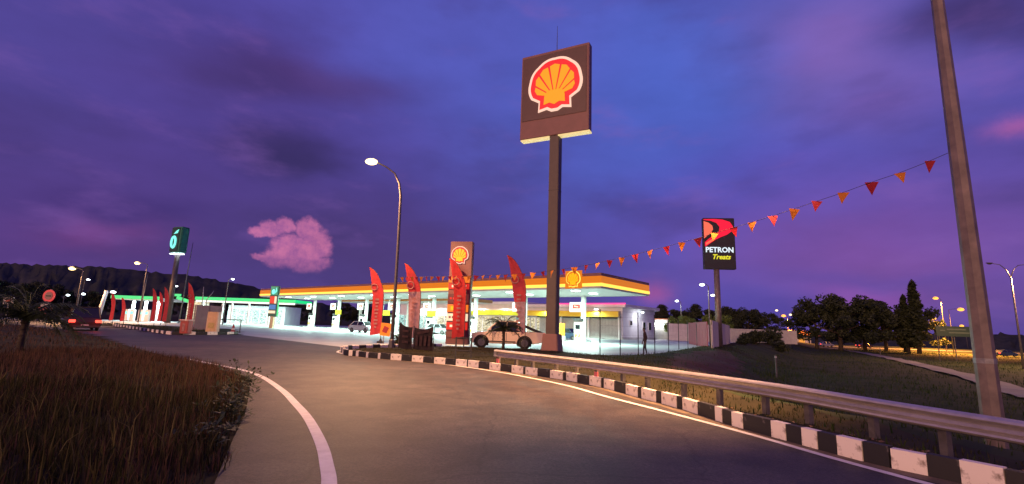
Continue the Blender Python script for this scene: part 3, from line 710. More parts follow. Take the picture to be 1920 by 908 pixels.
proto = {k: v.build('pennant', k) for k, v in pm.items()}
for o in proto.values(): COL.objects.unlink(o)
rr = random.Random(4); tt = .0125; i = 0
dirn = math.atan2((Lp-Rp).y, (Lp-Rp).x)
while tt < .985:
    o = proto['penred' if i%2 == 0 else 'penor'].copy(); COL.objects.link(o); o.parent = t; o.location = bp_(tt)
    o.rotation_euler = (rr.uniform(-.5,.35), rr.uniform(-.22,.22), dirn+rr.uniform(-.55,.35)+.25); s_ = rr.uniform(.76,.92); o.scale = (s_*rr.uniform(.75,1.05), 1, s_); tt += .0228*rr.uniform(.92,1.06); i += 1

# ------------------------------------------------------------------ feather flags
def flag(base, H, lean, label, cat='flag', faded=0.0, w=1.0, base_box=False, emb=True, rz=0.0, group=None, u0=.12, foot=.60):
    t = thing('feather_flag', label, cat, base, rz, group)
    def edge(u_):                                        # pole curve: straight, then bowing over to the left
        z_ = H*u_ if u_ < .8 else H*(.8+.2*math.sin((u_-.8)/.2*1.25)/math.sin(1.25)*.95)
        x_ = 0 if u_ < .55 else -((u_-.55)/.45)**2.4*.92*w
        return Vector((x_+lean*u_*H, 0, z_))
    MB().tube([edge(i/24) for i in range(25)], [.028-.016*i/24 for i in range(25)], 6).build('pole', 'darksteel', t, True)
    mb = MB(); n = 28; vv = []
    for i in range(n+1):
        u_ = u0+(.995-u0)*i/n; p = edge(u_); k_ = max(0, (u_-.55)/.45)
        f_ = min(1, (u_-u0)/.45); xl = -w*(foot+(.60-foot)*f_*f_*(3-2*f_))-.34*w*k_**1.5+lean*u_*H; ww = max(.0, p.x-.015-xl)
        for j in range(5): k = j/4; vv.append((p.x-.015-ww*k, .045*math.sin(k*4+u_*9)*k, p.z-.03*k*w-(.1*k*w*(1-k_) if u_ < .2 else 0)))
    mb.add(vv, [(i*5+j, i*5+j+1, i*5+j+6, i*5+j+5) for i in range(n) for j in range(4)])
    if faded:
        nv = int(n*faded); hi = MB(); hi.v = mb.v; hi.f = [f for f in mb.f if min(f)//5 >= nv]; lo = MB(); lo.v = mb.v; lo.f = [f for f in mb.f if min(f)//5 < nv]
        hi.build('cloth', 'flagred', t, True); lo.build('faded_cloth', 'flagpink', t, True)
    else: mb.build('cloth', 'flagred', t, True)
    if emb:
        p = edge(.74); c = (p.x-.42*w, p.z-.1)
        ring = MB(); pts = [(c[0]+math.cos(a*.3927)*.17*w, -.1, c[1]+math.sin(a*.3927)*.17*w) for a in range(17)]; ring.tube(pts, .028*w, 5, False); ring.build('emblem_ring', 'flagpink', t)
        for k in range(9): p = edge(.2+.045*k); MB().box((p.x-.33*w,-.09,p.z),(.2*w*(1 if k%3 else .6),.01,.13)).build('printed_letter', 'flagpink', t)
    if base_box: MB().lathe([(.28,-.02),(.28,.1),(.1,.14),(.05,.3)], n=12).build('base', 'dark', t)
    else: MB().tube([(0,0,-.3),(0,0,.35)], [.04,.035], 6).build('ground_spike', 'darksteel', t)
    return t
flag((-9.4,36,.05), 5.6, -.004, 'red feather flag on the forecourt edge, left of the island lamp post', faded=.0, base_box=True, w=1.35)
flag((-5.75,31.2,.06), 5.4, -.004, 'red feather flag with faded grey lower half, standing behind the dark banner', faded=.64, w=1.3, foot=.5)
flag((-3.02,33.1,.06), 6.1, .0, 'red feather flag standing directly in front of the price totem', faded=0, w=1.4)
flag((1.12,33.4,.06), 6.5, -.006, 'tall red feather flag rising beside the rear of the parked pickup', faded=.42, w=1.5, u0=.17, foot=.2)
FG = [(212,547,600,66,'outermost red feather flag left of the green canopies'),(232,556,602,70,'short red feather flag second from the left by the green canopy'),(290,540,600,62,'red feather flag in the middle of the far median row'),(302,545,600,72,'smaller red feather flag half hidden behind its neighbour on the median'),(312,538,602,61,'red feather flag on the right of the far median row'),(357,529,622,41,'large red feather flag rising just behind the red bin')]
for px, pt, pb, Y, lb in FG:
    a = D(px, pb, Y); b_ = D(px, pt, Y); flag((a[0], Y, max(TZ(a[0],Y), 0)), b_[2]-.1, -.01, lb, w=.9 if Y > 50 else .8, emb=Y < 50, group='feather flags by the green station')

# ------------------------------------------------------------------ dark banner, small orange flag, H stand
t = thing('banner', 'dark two panel cloth banner sagging between stakes on the island beside the lamp post', 'banner', (-5.2,27.4,.06), R(-8))
def cloth_panel(x0, x1, z00, z01, z10, z11, name):
    mb = MB(); n = 10; vv = []
    for i in range(n+1):
        for j in range(7):
            u_, v_ = i/n, j/6; x_ = x0+(x1-x0)*u_; zb = z00+(z01-z00)*u_; zt = z10+(z11-z10)*u_-.12*math.sin(math.pi*u_); vv.append((x_, .05*math.sin(u_*9+v_*2)+.03*math.sin(v_*7), zb+(zt-zb)*v_))
    mb.add(vv, [(i*7+j,(i+1)*7+j,(i+1)*7+j+1,i*7+j+1) for i in range(n) for j in range(6)]); return mb.build(name, 'cloth', t, True)
p1 = cloth_panel(-.98,-.2,.12,-.02,1.55,1.28,'banner_panel'); p2 = cloth_panel(-.12,1.0,-.05,-.12,1.27,1.34,'banner_panel')
for x_ in (-1.0,-.16,1.02): MB().tube([(x_,.06,-.2),(x_,.06,1.5 if x_ < -.5 else 1.36)], .025, 6).build('stake', 'darksteel', t)
for k in range(3): MB().box((-.58,-.1,.45+.3*k),(.36,.012,.13), 0, .1).build('printed_line', 'clothprint', p1)
for k in range(4): MB().box((.1+.24*k,-.1,.55),(.14,.012,.55), 0, .05).build('printed_line', 'clothprint', p2)
MB().box((.45,-.1,1.02),(.7,.012,.14), 0, -.25).build('printed_line', 'clothprint', p2)
x_, y_ = G(718,648)
t = thing('roadside_sign', 'small orange cloth sign on a thin stand in front of the first red feather flag', 'sign', (x_,y_,.01))
MB().tube([(0,0,0),(0,0,1.5)], .025, 6).build('post', 'steel', t); MB().box((.1,-.03,1.05),(.7,.03,.85), 0, .08).build('panel', 'orange', t)
MB().box((0,0,.04),(.9,.5,.08)).build('base', 'white', t, bevel=.01); MB().box((.1,-.05,1.05),(.34,.012,.4), 0, .4).build('symbol', 'red', t)
t = thing('metal_frame', 'low dark metal sign frame without its panel, standing before the price totem', 'frame', (*G(868,674),.08), R(-6))
for s_ in (-1,1): MB().tube([(s_*.36,0,-.15),(s_*.36,0,.92)], .035, 6).build('leg', 'dark', t)
for z_ in (.3,.88): MB().tube([(-.36,0,z_),(.36,0,z_)], .03, 6).build('crossbar', 'dark', t)
palm((*G(943,660),.05), 2.2, 1.45, 'short palm with drooping fronds in front of the cream pickup', 3, 24)
palm((*G(34,668,.25),.25), 1.85, 1.5, 'dark low palm standing in the grass at the left edge', 9, 30)
shrub((*G(745,652),.05), .42, 'small round shrub behind the island lamp post', sc_=(1,1,1.4), seed=4)

def weed(loc, h, label, seed):
    t = thing('weed', label, 'weed', loc, 0, 'weeds along the verge edge'); rr = random.Random(seed)
    for i in range(18):
        a = rr.uniform(0,6.28); el_ = rr.uniform(.35,1.3); p = Vector((rr.uniform(-.1,.1),rr.uniform(-.1,.1),-.03)); d = Vector((math.cos(a)*math.cos(el_),math.sin(a)*math.cos(el_),math.sin(el_))); ln = h*rr.uniform(.6,1.2); pts = [p.copy()]
        for k in range(6): p = p+d*ln/6; d = (d+Vector((0,0,-.1-.04*k))).normalized(); pts.append(p.copy())
        mb = MB(); mb.tube(pts, [.006*(1-k/8) for k in range(7)], 4, False)
        for k in range(1,7):
            for m_ in range(3):
                b = pts[k-1].lerp(pts[k], rr.random()); n_ = Vector((rr.uniform(-1,1),rr.uniform(-1,1),rr.uniform(-.5,.7))).normalized(); l_ = rr.uniform(.05,.13); sd_ = n_.cross(Vector((0,0,1))).normalized()*l_*.22
                mb.add([b, b+n_*l_*.5+sd_, b+n_*l_, b+n_*l_*.5-sd_], [(0,1,2,3)])
        mb.build('stem', 'frond', t)
    return t
for k, (px, py, h_, lb) in enumerate(((458,738,.55,'dark twiggy weed leaning over the road from the verge edge'),(470,716,.5,'smaller twiggy weed where the edge line meets the verge'),(440,790,.5,'low dark weed lower down on the verge edge'),(415,845,.42,'nearest low weed on the verge edge'),(462,760,.5,'tangled dark weed between its neighbours on the verge edge'))):
    x_, y_ = G(px, py); weed((x_-.2,y_,TZ(x_-.2,y_)), h_*1.25, lb, 60+k)
# ------------------------------------------------------------------ guardrail
rail_top = [G(px,py,.75) for px, py in ((932,656),(1000,661),(1060,667),(1130,674),(1200,682.5),(1300,696),(1400,708),(1500,721.5),(1700,750),(1920,785))]
rail_top = [(-.45,18.4),(.6,17.0),(1.85,15.25),(2.7,13.9),(3.4,12.7),(4.35,10.8),(4.9,9.6),(5.25,8.6),(5.66,7.05),(6.05,5.8),(6.5,4),(6.9,1.5),(7.2,-3)]
rp = smooth_path(rail_top, 6)
t = thing('guardrail', 'grey steel guardrail on short posts above the kerb along the right road edge', 'guardrail')
W_ = [(.0,.705),(-.05,.7),(-.095,.68),(-.112,.655),(-.1,.636),(.01,.625),(.02,.575),(.01,.53),(-.07,.52),(-.105,.5),(-.112,.475),(-.09,.45),(-.03,.43),(.0,.425)]
def beam(pts, name):
    mb = MB(); vv = []; n = len(W_)
    for i, p in enumerate(pts):
        d = (pts[min(i+1,len(pts)-1)]-pts[max(i-1,0)]).normalized(); nn = Vector((-d.y,d.x,0))
        for o_, z_ in W_: vv.append((p.x+nn.x*o_, p.y+nn.y*o_, z_))
        for o_, z_ in W_[::-1]: vv.append((p.x+nn.x*(o_+.012), p.y+nn.y*(o_+.012), z_))
    k = 2*n; mb.add(vv, [(i*k+j, i*k+(j+1)%k, (i+1)*k+(j+1)%k, (i+1)*k+j) for i in range(len(pts)-1) for j in range(k)]+[tuple(range(k)), tuple((len(pts)-1)*k+j for j in range(k))[::-1]])
    return mb.build(name, 'railsteel', t)
for a in range(0, len(rp)-1, 14): beam(rp[a:a+15], 'rail_beam')
posts = resample([(p.x,p.y) for p in rp], 1.95)
for i, p in enumerate(posts):
    ang = math.atan2(rp[0].y-rp[-1].y, rp[0].x-rp[-1].x)
    j = min(range(len(rp)), key=lambda k: (rp[k]-p).length); d = (rp[min(j+1,len(rp)-1)]-rp[max(j-1,0)]).normalized(); ang = math.atan2(d.y,d.x); nn = Vector((-d.y,d.x,0))
    b = MB(); q_ = p+nn*.14; b.box((q_.x,q_.y,.16),(.1,.1,1.0), ang); o = b.build('post', 'darkpost', t)
    MB().box((p.x+nn.x*.075,p.y+nn.y*.075,.56),(.1,.07,.2), ang).build('spacer_block', 'darkpost', o)
    if i in (0,5): MB().box((p.x+d.x*.12-nn.x*.0,p.y+d.y*.12,.27),(.13,.04,.22), ang).build('red_reflector', mat('reflector_red', (.6,.16,.18), .3), o)
MB().lathe([(.02,-.145),(.08,-.135),(.09,0),(.08,.135),(.02,.145)], (rp[0].x,rp[0].y,.565), 10).build('end_terminal', 'steel', t)

# ------------------------------------------------------------------ wire fence and person
t = thing('wire_fence', 'thin dark wire fence on slim posts along the right edge of the bright forecourt', 'fence')
fz = [2.75,2.7,2.7,2.7,2.65,2.6,2.6,2.6]
for (x_, y_), h_ in zip(fence_pts, fz): MB().tube([(x_,y_,-.1),(x_,y_,h_)], .032, 6).build('post', 'dark', t)
x_, y_ = fence_pts[0]
for z_ in (.15,.7,1.25,1.8,2.35,2.68):
    w_ = MB()
    for a, b in zip(fence_pts, fence_pts[1:]): w_.tube([(a[0],a[1],z_),(b[0],b[1],z_)], .0035, 3, False)
    w_.build('wire', 'darksteel', t)

def person(loc, rz, label):
    root = thing('person', label, 'person', loc, rz)
    V = []; E = []; Rd = []
    def v(p, r_, par=None):
        V.append(p); Rd.append(r_); i = len(V)-1
        if par is not None: E.append((par, i))
        return i
    pel = v((0,0,.93),(.15,.11)); wst = v((.01,0,1.08),(.135,.1),pel); ch = v((.02,0,1.28),(.17,.115),wst); sh = v((.0,0,1.43),(.12,.08),ch); nk = v((.035,0,1.51),(.052,.055),sh)
    hd0 = v((.055,0,1.585),(.07,.078),nk); hd1 = v((.06,0,1.66),(.078,.09),hd0); v((.05,0,1.735),(.055,.062),hd1)
    for s_, fwd in ((1,.13),(-1,-.1)):
        hp = v((0,s_*.09,.86),(.088,.085),pel); kn = v((fwd*.6+.03,s_*.095,.49),(.058,.058),hp); an = v((fwd-.02,s_*.1,.09),(.04,.04),kn); v((fwd+.13,s_*.11,.035),(.04,.03),an)
        so = v((0,s_*.19,1.40),(.062,.062),sh); elb = v((-fwd*.5-.02,s_*.235,1.12),(.045,.045),so); wr2 = v((-fwd*.5+.07,s_*.24,.88),(.03,.032),elb)
        pm_ = v((-fwd*.5+.09,s_*.24,.81),(.024,.04),wr2)
        for k in range(4): f1 = v((-fwd*.5+.075+.018*k,s_*.24,.755),(.0095,.0095),pm_); v((-fwd*.5+.085+.016*k,s_*.236,.70+.008*abs(k-1.5)),(.008,.008),f1)
        th_ = v((-fwd*.5+.125,s_*.235,.80),(.0105,.0105),pm_); v((-fwd*.5+.135,s_*.23,.755),(.009,.009),th_)
    me = bpy.data.meshes.new('body'); me.from_pydata(V, E, []); o = bpy.data.objects.new('body', me); COL.objects.link(o)
    sk = o.modifiers.new('s','SKIN'); sk.use_smooth_shade = True; sv = me.skin_vertices[0].data
    for i, r_ in enumerate(Rd): sv[i].radius = r_
    sv[0].use_root = True; sb = o.modifiers.new('u','SUBSURF'); sb.levels = 1; sb.render_levels = 1
    dg = bpy.context.evaluated_depsgraph_get(); m2 = bpy.data.meshes.new_from_object(o.evaluated_get(dg)); bpy.data.objects.remove(o)
    m2.materials.clear(); m2.materials.append(MAT['shirt']); m2.materials.append(MAT['skin'])
    for p in m2.polygons:
        c = p.center; p.use_smooth = True
        if c.z > 1.49 or (abs(c.y) > .18 and c.z < .9): p.material_index = 1
    o = bpy.data.objects.new('body', m2); COL.objects.link(o); o.parent = root
    MB().ball((.04,0,1.70), .098, 12, (1.05,.92,.9)).build('hair', 'hair', root, True)
    MB().prism([(.13,1.66),(.165,1.615),(.13,1.605)], -.015, .015).build('nose', 'skin', root)
    for s_ in (-1,1):
        MB().ball((.125,s_*.035,1.655), .014, 8).build('eye', 'hair', root, True); MB().ball((.055,s_*.085,1.64), .026, 8, (1,.4,1.2)).build('ear', 'skin', root, True)
    MB().box((.132,0,1.575),(.02,.05,.012)).build('mouth', 'maroon_d', root)
    for s_, fwd in ((1,.13),(-1,-.1)): MB().ball((fwd+.07,s_*.105,.035), .1, 10, (1.35,.48,.38)).build('shoe', 'dark', root, True)
    return root
x_, y_ = G(1210,667.5); person((x_,y_,.0), R(172), 'lone person in dark clothes walking along the wire fence by the forecourt')

# ------------------------------------------------------------------ vehicles
def wheel(parent, c, r_, w_):
    prof = [(r_*.62,-w_/2),(r_*.93,-w_/2),(r_,-w_*.35),(r_,w_*.35),(r_*.93,w_/2),(r_*.62,w_/2)]
    o = MB().lathe(prof, n=22).build('tyre', 'rubber', None, True); wh = bpy.data.objects.new('wheel', o.data); bpy.data.objects.remove(o)
    COL.objects.link(wh); wh.parent = parent; wh.location = c; wh.rotation_euler = (R(90),0,0)
    rim = MB().lathe([(r_*.12,-w_*.53),(r_*.58,-w_*.52),(r_*.64,-w_*.46),(r_*.64,w_*.46),(r_*.58,w_*.52),(r_*.12,w_*.53)], n=18).build('rim', 'alloy', wh)
    return wh
def body_profile(pts, wheels, r_, z0):
    """upper outline (front to rear) closed along the sill with wheel arches"""
    p = list(pts); low = []
    for cx_, in [(w,) for w in sorted(wheels, reverse=True)]:
        low.append((cx_+r_, z0))
        for k in range(1,9): a = math.pi*k/9; low.append((cx_+math.cos(a)*r_, z0+math.sin(a)*r_*1.02))
        low.append((cx_-r_, z0))
    return p+low
def car(name, label, loc, rz, paint, L_=4.4, Wd=1.75, belt=.95, H=1.48, wb=2.6, rw=.31, roof=(-.55,1.15), base=(-1.15,1.75), tail_lit=False, roofm=None, group=None, dark_roof=False):
    t = thing(name, label, 'car', loc, rz, group); h = L_/2
    up_ = [(-h,.42),(-h+.05,.68),(-h+.25,belt-.16),(base[0],belt),(base[1],belt+.02),(h-.12,belt-.03),(h,.72),(h-.02,.4)]
    MB().prism(body_profile(up_, (-wb/2,wb/2), rw+.06, .22), -Wd/2, Wd/2).build('body', paint, t, bevel=.035)
    b0, b1, r0, r1 = base[0]+.06, base[1]-.06, roof[0], roof[1]; wi, wo = Wd/2-.24, Wd/2-.07
    MB().add([(b0,-wo,belt-.01),(b1,-wo,belt-.01),(b1,wo,belt-.01),(b0,wo,belt-.01),(r0,-wi,H-.05),(r1,-wi,H-.05),(r1,wi,H-.05),(r0,wi,H-.05)], [(0,3,2,1),(4,5,6,7),(0,1,5,4),(1,2,6,5),(2,3,7,6),(3,0,4,7)]).build('windows', 'glass', t)
    MB().box(((r0+r1)/2,0,H-.02),(r1-r0+.12,wi*2+.06,.07)).build('roof', roofm or paint, t, bevel=.02)
    for s_ in (-1,1):
        for xb, xt in ((b0,r0),((b0+b1)/2,(r0+r1)/2),(b1,r1)): MB().tube([(xb,s_*wo,belt),(xt,s_*wi,H-.03)], .045, 5).build('pillar', paint, t)
        MB().box((b0+.25,s_*(Wd/2+.07),belt+.06),(.12,.16,.11)).build('mirror', paint, t, bevel=.02)
        for xx in (-.15,.75): MB().box((xx,s_*(Wd/2+.012),belt-.16),(.16,.03,.03)).build('door_handle', 'alloy', t)
        MB().box((-h+.07,s_*(Wd/2-.26),.66),(.1,.32,.13)).build('headlight', 'white', t)
        MB().box((h-.045,s_*(Wd/2-.2),.78),(.1,.42,.24)).build('tail_light', 'g_tail' if tail_lit else 'red', t, bevel=.02)
        for cx_ in (-wb/2,wb/2): wheel(t, (cx_,s_*(Wd/2-.11),rw), rw, .2)
    MB().box((h-.01,0,.45),(.05,.5,.13)).build('number_plate', 'signwhite', t); MB().box((h-.03,0,.36),(.14,Wd-.1,.16)).build('bumper', 'dark', t, bevel=.02)
    MB().box((-h+.02,0,.36),(.14,Wd-.1,.16)).build('bumper', 'dark', t, bevel=.02)
    return t
# cream pickup: front to the left (-x), tail to the right
t = thing('pickup_truck', 'cream double cab pickup with black sports bar parked side on behind the island', 'pickup', (-.42,34.9,.006), R(1.5))
up_ = [(-2.2,.42),(-2.2,.9),(-2.02,1.06),(-1.0,1.15),(-.2,1.16),(1.1,1.16),(1.15,1.18),(2.86,1.18),(2.9,1.1),(2.86,.55),(2.6,.45)]
MB().prism(body_profile(up_, (-1.5,1.5), .5, .34), -.9, .9).build('body', 'cream', t, bevel=.04)
MB().box((2.05,0,1.17),(1.6,1.5,.06)).build('bed_floor', 'dark', t)
MB().add([(-1.1,-.84,1.13),(1.12,-.84,1.15),(1.12,.84,1.15),(-1.1,.84,1.13),(-.4,-.68,1.84),(.98,-.68,1.86),(.98,.68,1.86),(-.4,.68,1.84)], [(0,3,2,1),(4,5,6,7),(0,1,5,4),(1,2,6,5),(2,3,7,6),(3,0,4,7)]).build('windows', 'glass', t)
MB().box((.29,0,1.88),(1.5,1.44,.08)).build('roof', 'cream', t, bevel=.03)
for s_ in (-1,1):
    for (xa, za), (xb, zb) in (((-1.1,1.23),(-.4,1.86)),((.22,1.24),(.28,1.86)),((1.12,1.25),(1.0,1.86))): MB().tube([(xa,s_*.845,za),(xb,s_*.665,zb)], .05, 6).build('pillar', 'cream', t)
    MB().prism([(1.04,1.78),(1.3,1.76),(2.8,1.2),(2.4,1.18),(1.55,1.5),(1.22,1.55),(1.22,1.18),(1.08,1.18)], s_*.82-.04, s_*.82+.04).build('sports_bar', 'dark', t)
    MB().box((2.86,s_*.76,1.0),(.12,.2,.34)).build('tail_light', glow('pickup_tail_lamp', (230,70,80), .9), t, bevel=.02)
    MB().box((-2.12,s_*.68,.92),(.14,.34,.18)).build('headlight', 'white', t, bevel=.02)
    MB().box((-.9,s_*1.0,1.34),(.14,.2,.2)).build('mirror', 'cream', t, bevel=.03)
    MB().box((-.1,s_*.93,.5),(1.9,.1,.06)).build('side_step', 'dark', t)
    for xx in (-.0,.85): MB().box((xx,s_*.915,1.04),(.2,.03,.04)).build('door_handle', 'dark', t)
    for xx in (-.72,.22,1.08): MB().box((xx,s_*.903,.8),(.03,.014,.62)).build('door_seam', 'dark', t)
    for xx in (-1.5,1.5):
        wheel(t, (xx,s_*.79,.41), .41, .27); MB().box((xx,s_*.55,.55),(.98,.3,.72)).build('wheel_well', 'dark', t)
        arch = MB(); arch.tube([(xx+math.cos(math.pi*k/10)*.51, s_*.9, .38+math.sin(math.pi*k/10)*.52) for k in range(11)], .04, 5, False); arch.build('wheel_arch', 'dark', t)
MB().box((2.95,0,.58),(.14,1.6,.16)).build('bumper', 'dark', t, bevel=.03); MB().box((-2.2,0,.55),(.14,1.7,.24)).build('bumper', 'dark', t, bevel=.03)
car('parked_car', 'silver hatchback at the pumps behind the first red feather flag', (-20.2,67.5,.006), R(150), 'silver', 3.9, 1.65, group='cars at the shell forecourt')
car('parked_car', 'pale silver car stopped under the canopy left of the price totem', (-10.4,72,.006), R(150), 'silver', 3.9, 1.65, group='cars at the shell forecourt')
car('parked_car', 'dark navy car beyond the pump right of the tall sign post', (7.6,63,.006), R(140), 'navy', 4.2, 1.72, group='cars at the shell forecourt')
x_, y_ = G(150,619)
car('road_car', 'dark car with glowing red tail lights driving away on the left road', (x_,y_,.0), R(-43+180+180), 'darkcar', 4.8, 2.05, 1.08, 1.95, 2.8, .37, (-.6,1.95), (-1.3,2.25), tail_lit=True, roofm='dark')
rc = bpy.data.objects['road_car']
for s_ in (-1,1): lamp('tail_light_glow', 'POINT', (2.75,s_*.75,.8), 14, (1,.05,.03), rc, .08)

# ------------------------------------------------------------------ shell station canopy
AX = R(140.66); U = Vector((math.cos(AX),math.sin(AX),0)); Vv = Vector((math.sin(AX),-math.cos(AX),0)); O_ = Vector((8.69,56.94,0))
# local frame of station things: +x runs to the right along the canopy (=-U), +y runs back (=Vv)
STR = AX-math.pi
def S(a, b): p = O_+U*a+Vv*b; return (p.x, p.y)
can = thing('station_canopy', 'long flat fuel canopy with glowing orange edge strip and lit white underside', 'canopy', (O_.x,O_.y,0), STR)
xa, xb, yf, yb = -64.0, 7.3, -9.2, 1.6
MB().box(((xa+xb)/2,(yf+yb)/2,5.44),(xb-xa-.3,yb-yf-.3,.14)).build('soffit', 'soffit', can)
MB().box(((xa+xb)/2,(yf+yb)/2,6.1),(xb-xa-.4,yb-yf-.4,1.1)).build('roof_deck', 'greyp', can)
for nm, z_, h_, d_, m_ in (('upper_trim',6.68,.28,.16,'maroon'),('orange_fascia',6.2,.66,.2,'g_orange'),('light_strip',5.72,.28,.26,'g_amber'),('lower_trim',5.46,.2,.18,'greyp')):
    mb = MB(); e = d_/2
    mb.box(((xa+xb)/2,yf,z_),(xb-xa+d_,d_,h_)); mb.box((xb,(yf+yb)/2,z_),(d_,yb-yf-d_-.004,h_)); mb.box((xa,(yf+yb)/2,z_),(d_,yb-yf-d_-.004,h_)); mb.box(((xa+xb)/2,yb,z_),(xb-xa+d_,d_,h_)); mb.build(nm, m_, can)
for k in range(8):
    x_ = -8.695*k; c = MB().box((x_,0,2.68),(.46,.42,5.36)).build('column', 'white', can, bevel=.02)
    MB().box((x_-.55,-.9,4.0),(1.55,.16,1.12)).build('column_sign', 'g_white', can, bevel=.02)
    s_ = MB().box((x_-.4,-1.0,4.06),(1.0,.03,.5)).build('sign_patch', glow('lit_sign_red', (226,70,56), .9) if k == 0 else MAT['lit_sign_red'] if 'lit_sign_red' in MAT else bpy.data.materials['lit_sign_red'], can)
    MB().box((x_-.4,-1.03,4.06),(.55,.02,.12), 0, .2).build('sign_stroke', 'g_panelcr', s_)
    MB().tube([(x_-.55,-.8,4.0),(x_-.1,-.1,4.0)], .05, 6).build('sign_bracket', 'steel', can)
for k in range(8):
    for y_ in (-7.0,-3.4):
        x_ = 3.2-8.695*k
        l_ = MB().box((x_,y_,5.345),(.7,.7,.05)).build('downlight', 'g_cool', can, bevel=.01)
        lamp('canopy_light', 'AREA', (x_,y_,5.28), 1450, COOL, can, .6, aim=(0,0,-1))
emblem(can, .72, yf-.2, (4.4,6.3), mats=('g_amber','g_orange','g_yellow'))
MB().box((4.4,yf-.17,6.25),(1.9,.06,1.75)).build('emblem_backing', 'g_orange', can)
# second, lower canopy behind
c2 = thing('rear_canopy', 'lower dull orange canopy roof behind the main fuel canopy', 'canopy', (O_.x,O_.y,0), STR)
MB().box((-41,7.2,5.42),(34,7.6,.5)).build('fascia', mat('dull_orange_fascia', (.4,.16,.04), .6, var=.1), c2)
MB().box((-41,7.2,5.13),(33.6,7.2,.06)).build('soffit', 'soffit', c2)
for x_ in (-26,-41,-56): MB().box((x_,7.2,2.55),(.4,.4,5.1)).build('column', 'white', c2)

# fuel pumps
def pump():
    t = thing('fuel_pump', 'fuel pump', 'fuel pump', (0,0,.006), STR, 'fuel pumps under the canopy')
    MB().box((-.7,-.2,.07),(3.0,1.2,.14)).build('island_plinth', 'greyp', t, bevel=.03)
    MB().box((-.45,-.25,1.2),(1.05,.6,2.1)).build('body', 'white', t, bevel=.03)
    MB().box((-.45,-.25,2.55),(1.15,.7,.3)).build('top_bar', 'dark', t, bevel=.02)
    MB().box((-.45,-.57,1.72),(.62,.04,.5)).build('display', 'glass', t)
    MB().box((-.45,-.57,1.1),(.7,.03,.4)).build('keypad_panel', 'greyp', t)
    for s_ in (-1,1):
        n_ = MB().box((-.45+s_*.22,-.6,.72),(.15,.12,.34), 0, .1).build('nozzle', 'yellow', t, bevel=.02)
        MB().tube([(-.45+s_*.22,-.62,.6),(-.45+s_*.3,-.72,.3),(-.45+s_*.5,-.6,.5),(-.45+s_*.54,-.4,1.6),(-.45+s_*.5,-.3,2.2)], .022, 5).build('hose', 'rubber', n_)
    return t
P0 = pump(); PL = ['fuel pump nearest the right end of the canopy, beside an orange panel','second fuel pump from the right end, behind the tall red feather flag','third fuel pump from the right end, behind the price totem','fourth fuel pump from the right end, left of the price totem','fuel pump behind the faded feather flag and the lamp post','fuel pump beside the silver hatchback','second fuel pump from the far left end of the canopy','fuel pump at the far left end of the canopy']
for k in range(8):
    x_, y_ = S(8.695*k, 0)
    if k == 0: P0.location = (x_,y_,.006); P0['label'] = PL[0]; o = P0
    else: o = copy_tree(P0, (x_,y_,.006), STR, PL[k])
x_, y_ = S(2.3,-1.0)
t = thing('poster_stand', 'upright orange poster stand at the right pump island', 'poster stand', (x_,y_,.006), STR)
MB().box((0,0,1.35),(.75,.12,1.5)).build('panel', 'orange', t, bevel=.02); MB().box((0,0,.33),(.8,.4,.6)).build('base', 'greyp', t, bevel=.03); MB().box((0,-.07,1.45),(.4,.02,.6)).build('print', 'yellow', t)
for k, (a_, lb) in enumerate(((33.5,'yellow lit board hung under the canopy left of the lamp post'),(23.0,'yellow lit board beside the left edge of the price totem'),(47.0,'yellow lit board over the second pump from the far left'))):
    x_, y_ = S(a_,-3.2); t = thing('hanging_board', lb, 'sign', (x_,y_,2.9), STR, 'yellow boards under the canopy')
    MB().box((0,0,0),(1.7,.12,.8)).build('panel', 'g_lime', t)
    for s_ in (-1,1): MB().tube([(s_*.7,0,.4),(s_*.7,0,2.45)], .015, 4).build('hanger', 'steel', t)

# shop
F_ = G(1167,637); fd = Vector((*F_,0))-O_; fa, fb = fd.dot(U), fd.dot(Vv)
fx, fy = -fa, fb                                          # in the local frame
sh = thing('shop_building', 'white flat roofed station shop with yellow fascia, grey shutters and warm lit windows', 'building', (O_.x,O_.y,0), STR)
lx = -62.0; mid = -26.0
MB().box(((fx+mid)/2,fy+6.6,2.6),(fx-mid,13.0,5.2)).build('wall', 'wall', sh)
MB().box(((mid+lx)/2,fy+6.0,2.8),(mid-lx-.02,14.2,5.6)).build('wall', 'wall', sh)
MB().box(((fx+mid)/2+.3,fy+6.6,5.38),(fx-mid+.9,14.0,.5)).build('parapet', 'wall', sh)
MB().box(((mid+lx)/2,fy+6.0,5.85),(mid-lx+.6,15.0,.5)).build('parapet', 'wall', sh)
MB().box(((fx+.8+mid+6)/2,fy-.46,5.72),(fx-mid-5.2,.14,.2)).build('neon_strip', 'g_pink', sh)
MB().box(((fx+lx+18)/2,fy-.75 if False else fy-1.25,4.0),(fx-lx-18,.5,.95)).build('fascia_band', 'yellow', sh)
MB().box((mid-7,fy-1.56,4.0),(13,.08,.93)).build('lit_fascia', 'g_lime', sh)
MB().box(((fx+lx)/2,fy+.02,.18),(fx-lx+.3,.36,.36)).build('plinth', 'greyp', sh); MB().box((fx+.02,fy+6.6,.18),(.3,13.1,.34)).build('plinth', 'greyp', sh)
for k in range(3):                                        # roller shutters
    x_ = fx-3.4-5.5*k; f_ = MB().box((x_,fy+.06,1.75),(5.1,.1,3.1)).build('shutter', 'greyp', sh)
    for j in range(20): MB().box((x_-2.45+j*.258,fy-.005,1.75),(.06,.05,3.05)).build('shutter_rib', 'steel', f_)
    MB().box((x_-2.75,fy-.12,1.7),(.36,.3,3.4)).build('pier', 'white', sh)
    MB().box((x_,fy-.02,3.42),(5.1,.2,.22)).build('shutter_box', 'dark', sh)
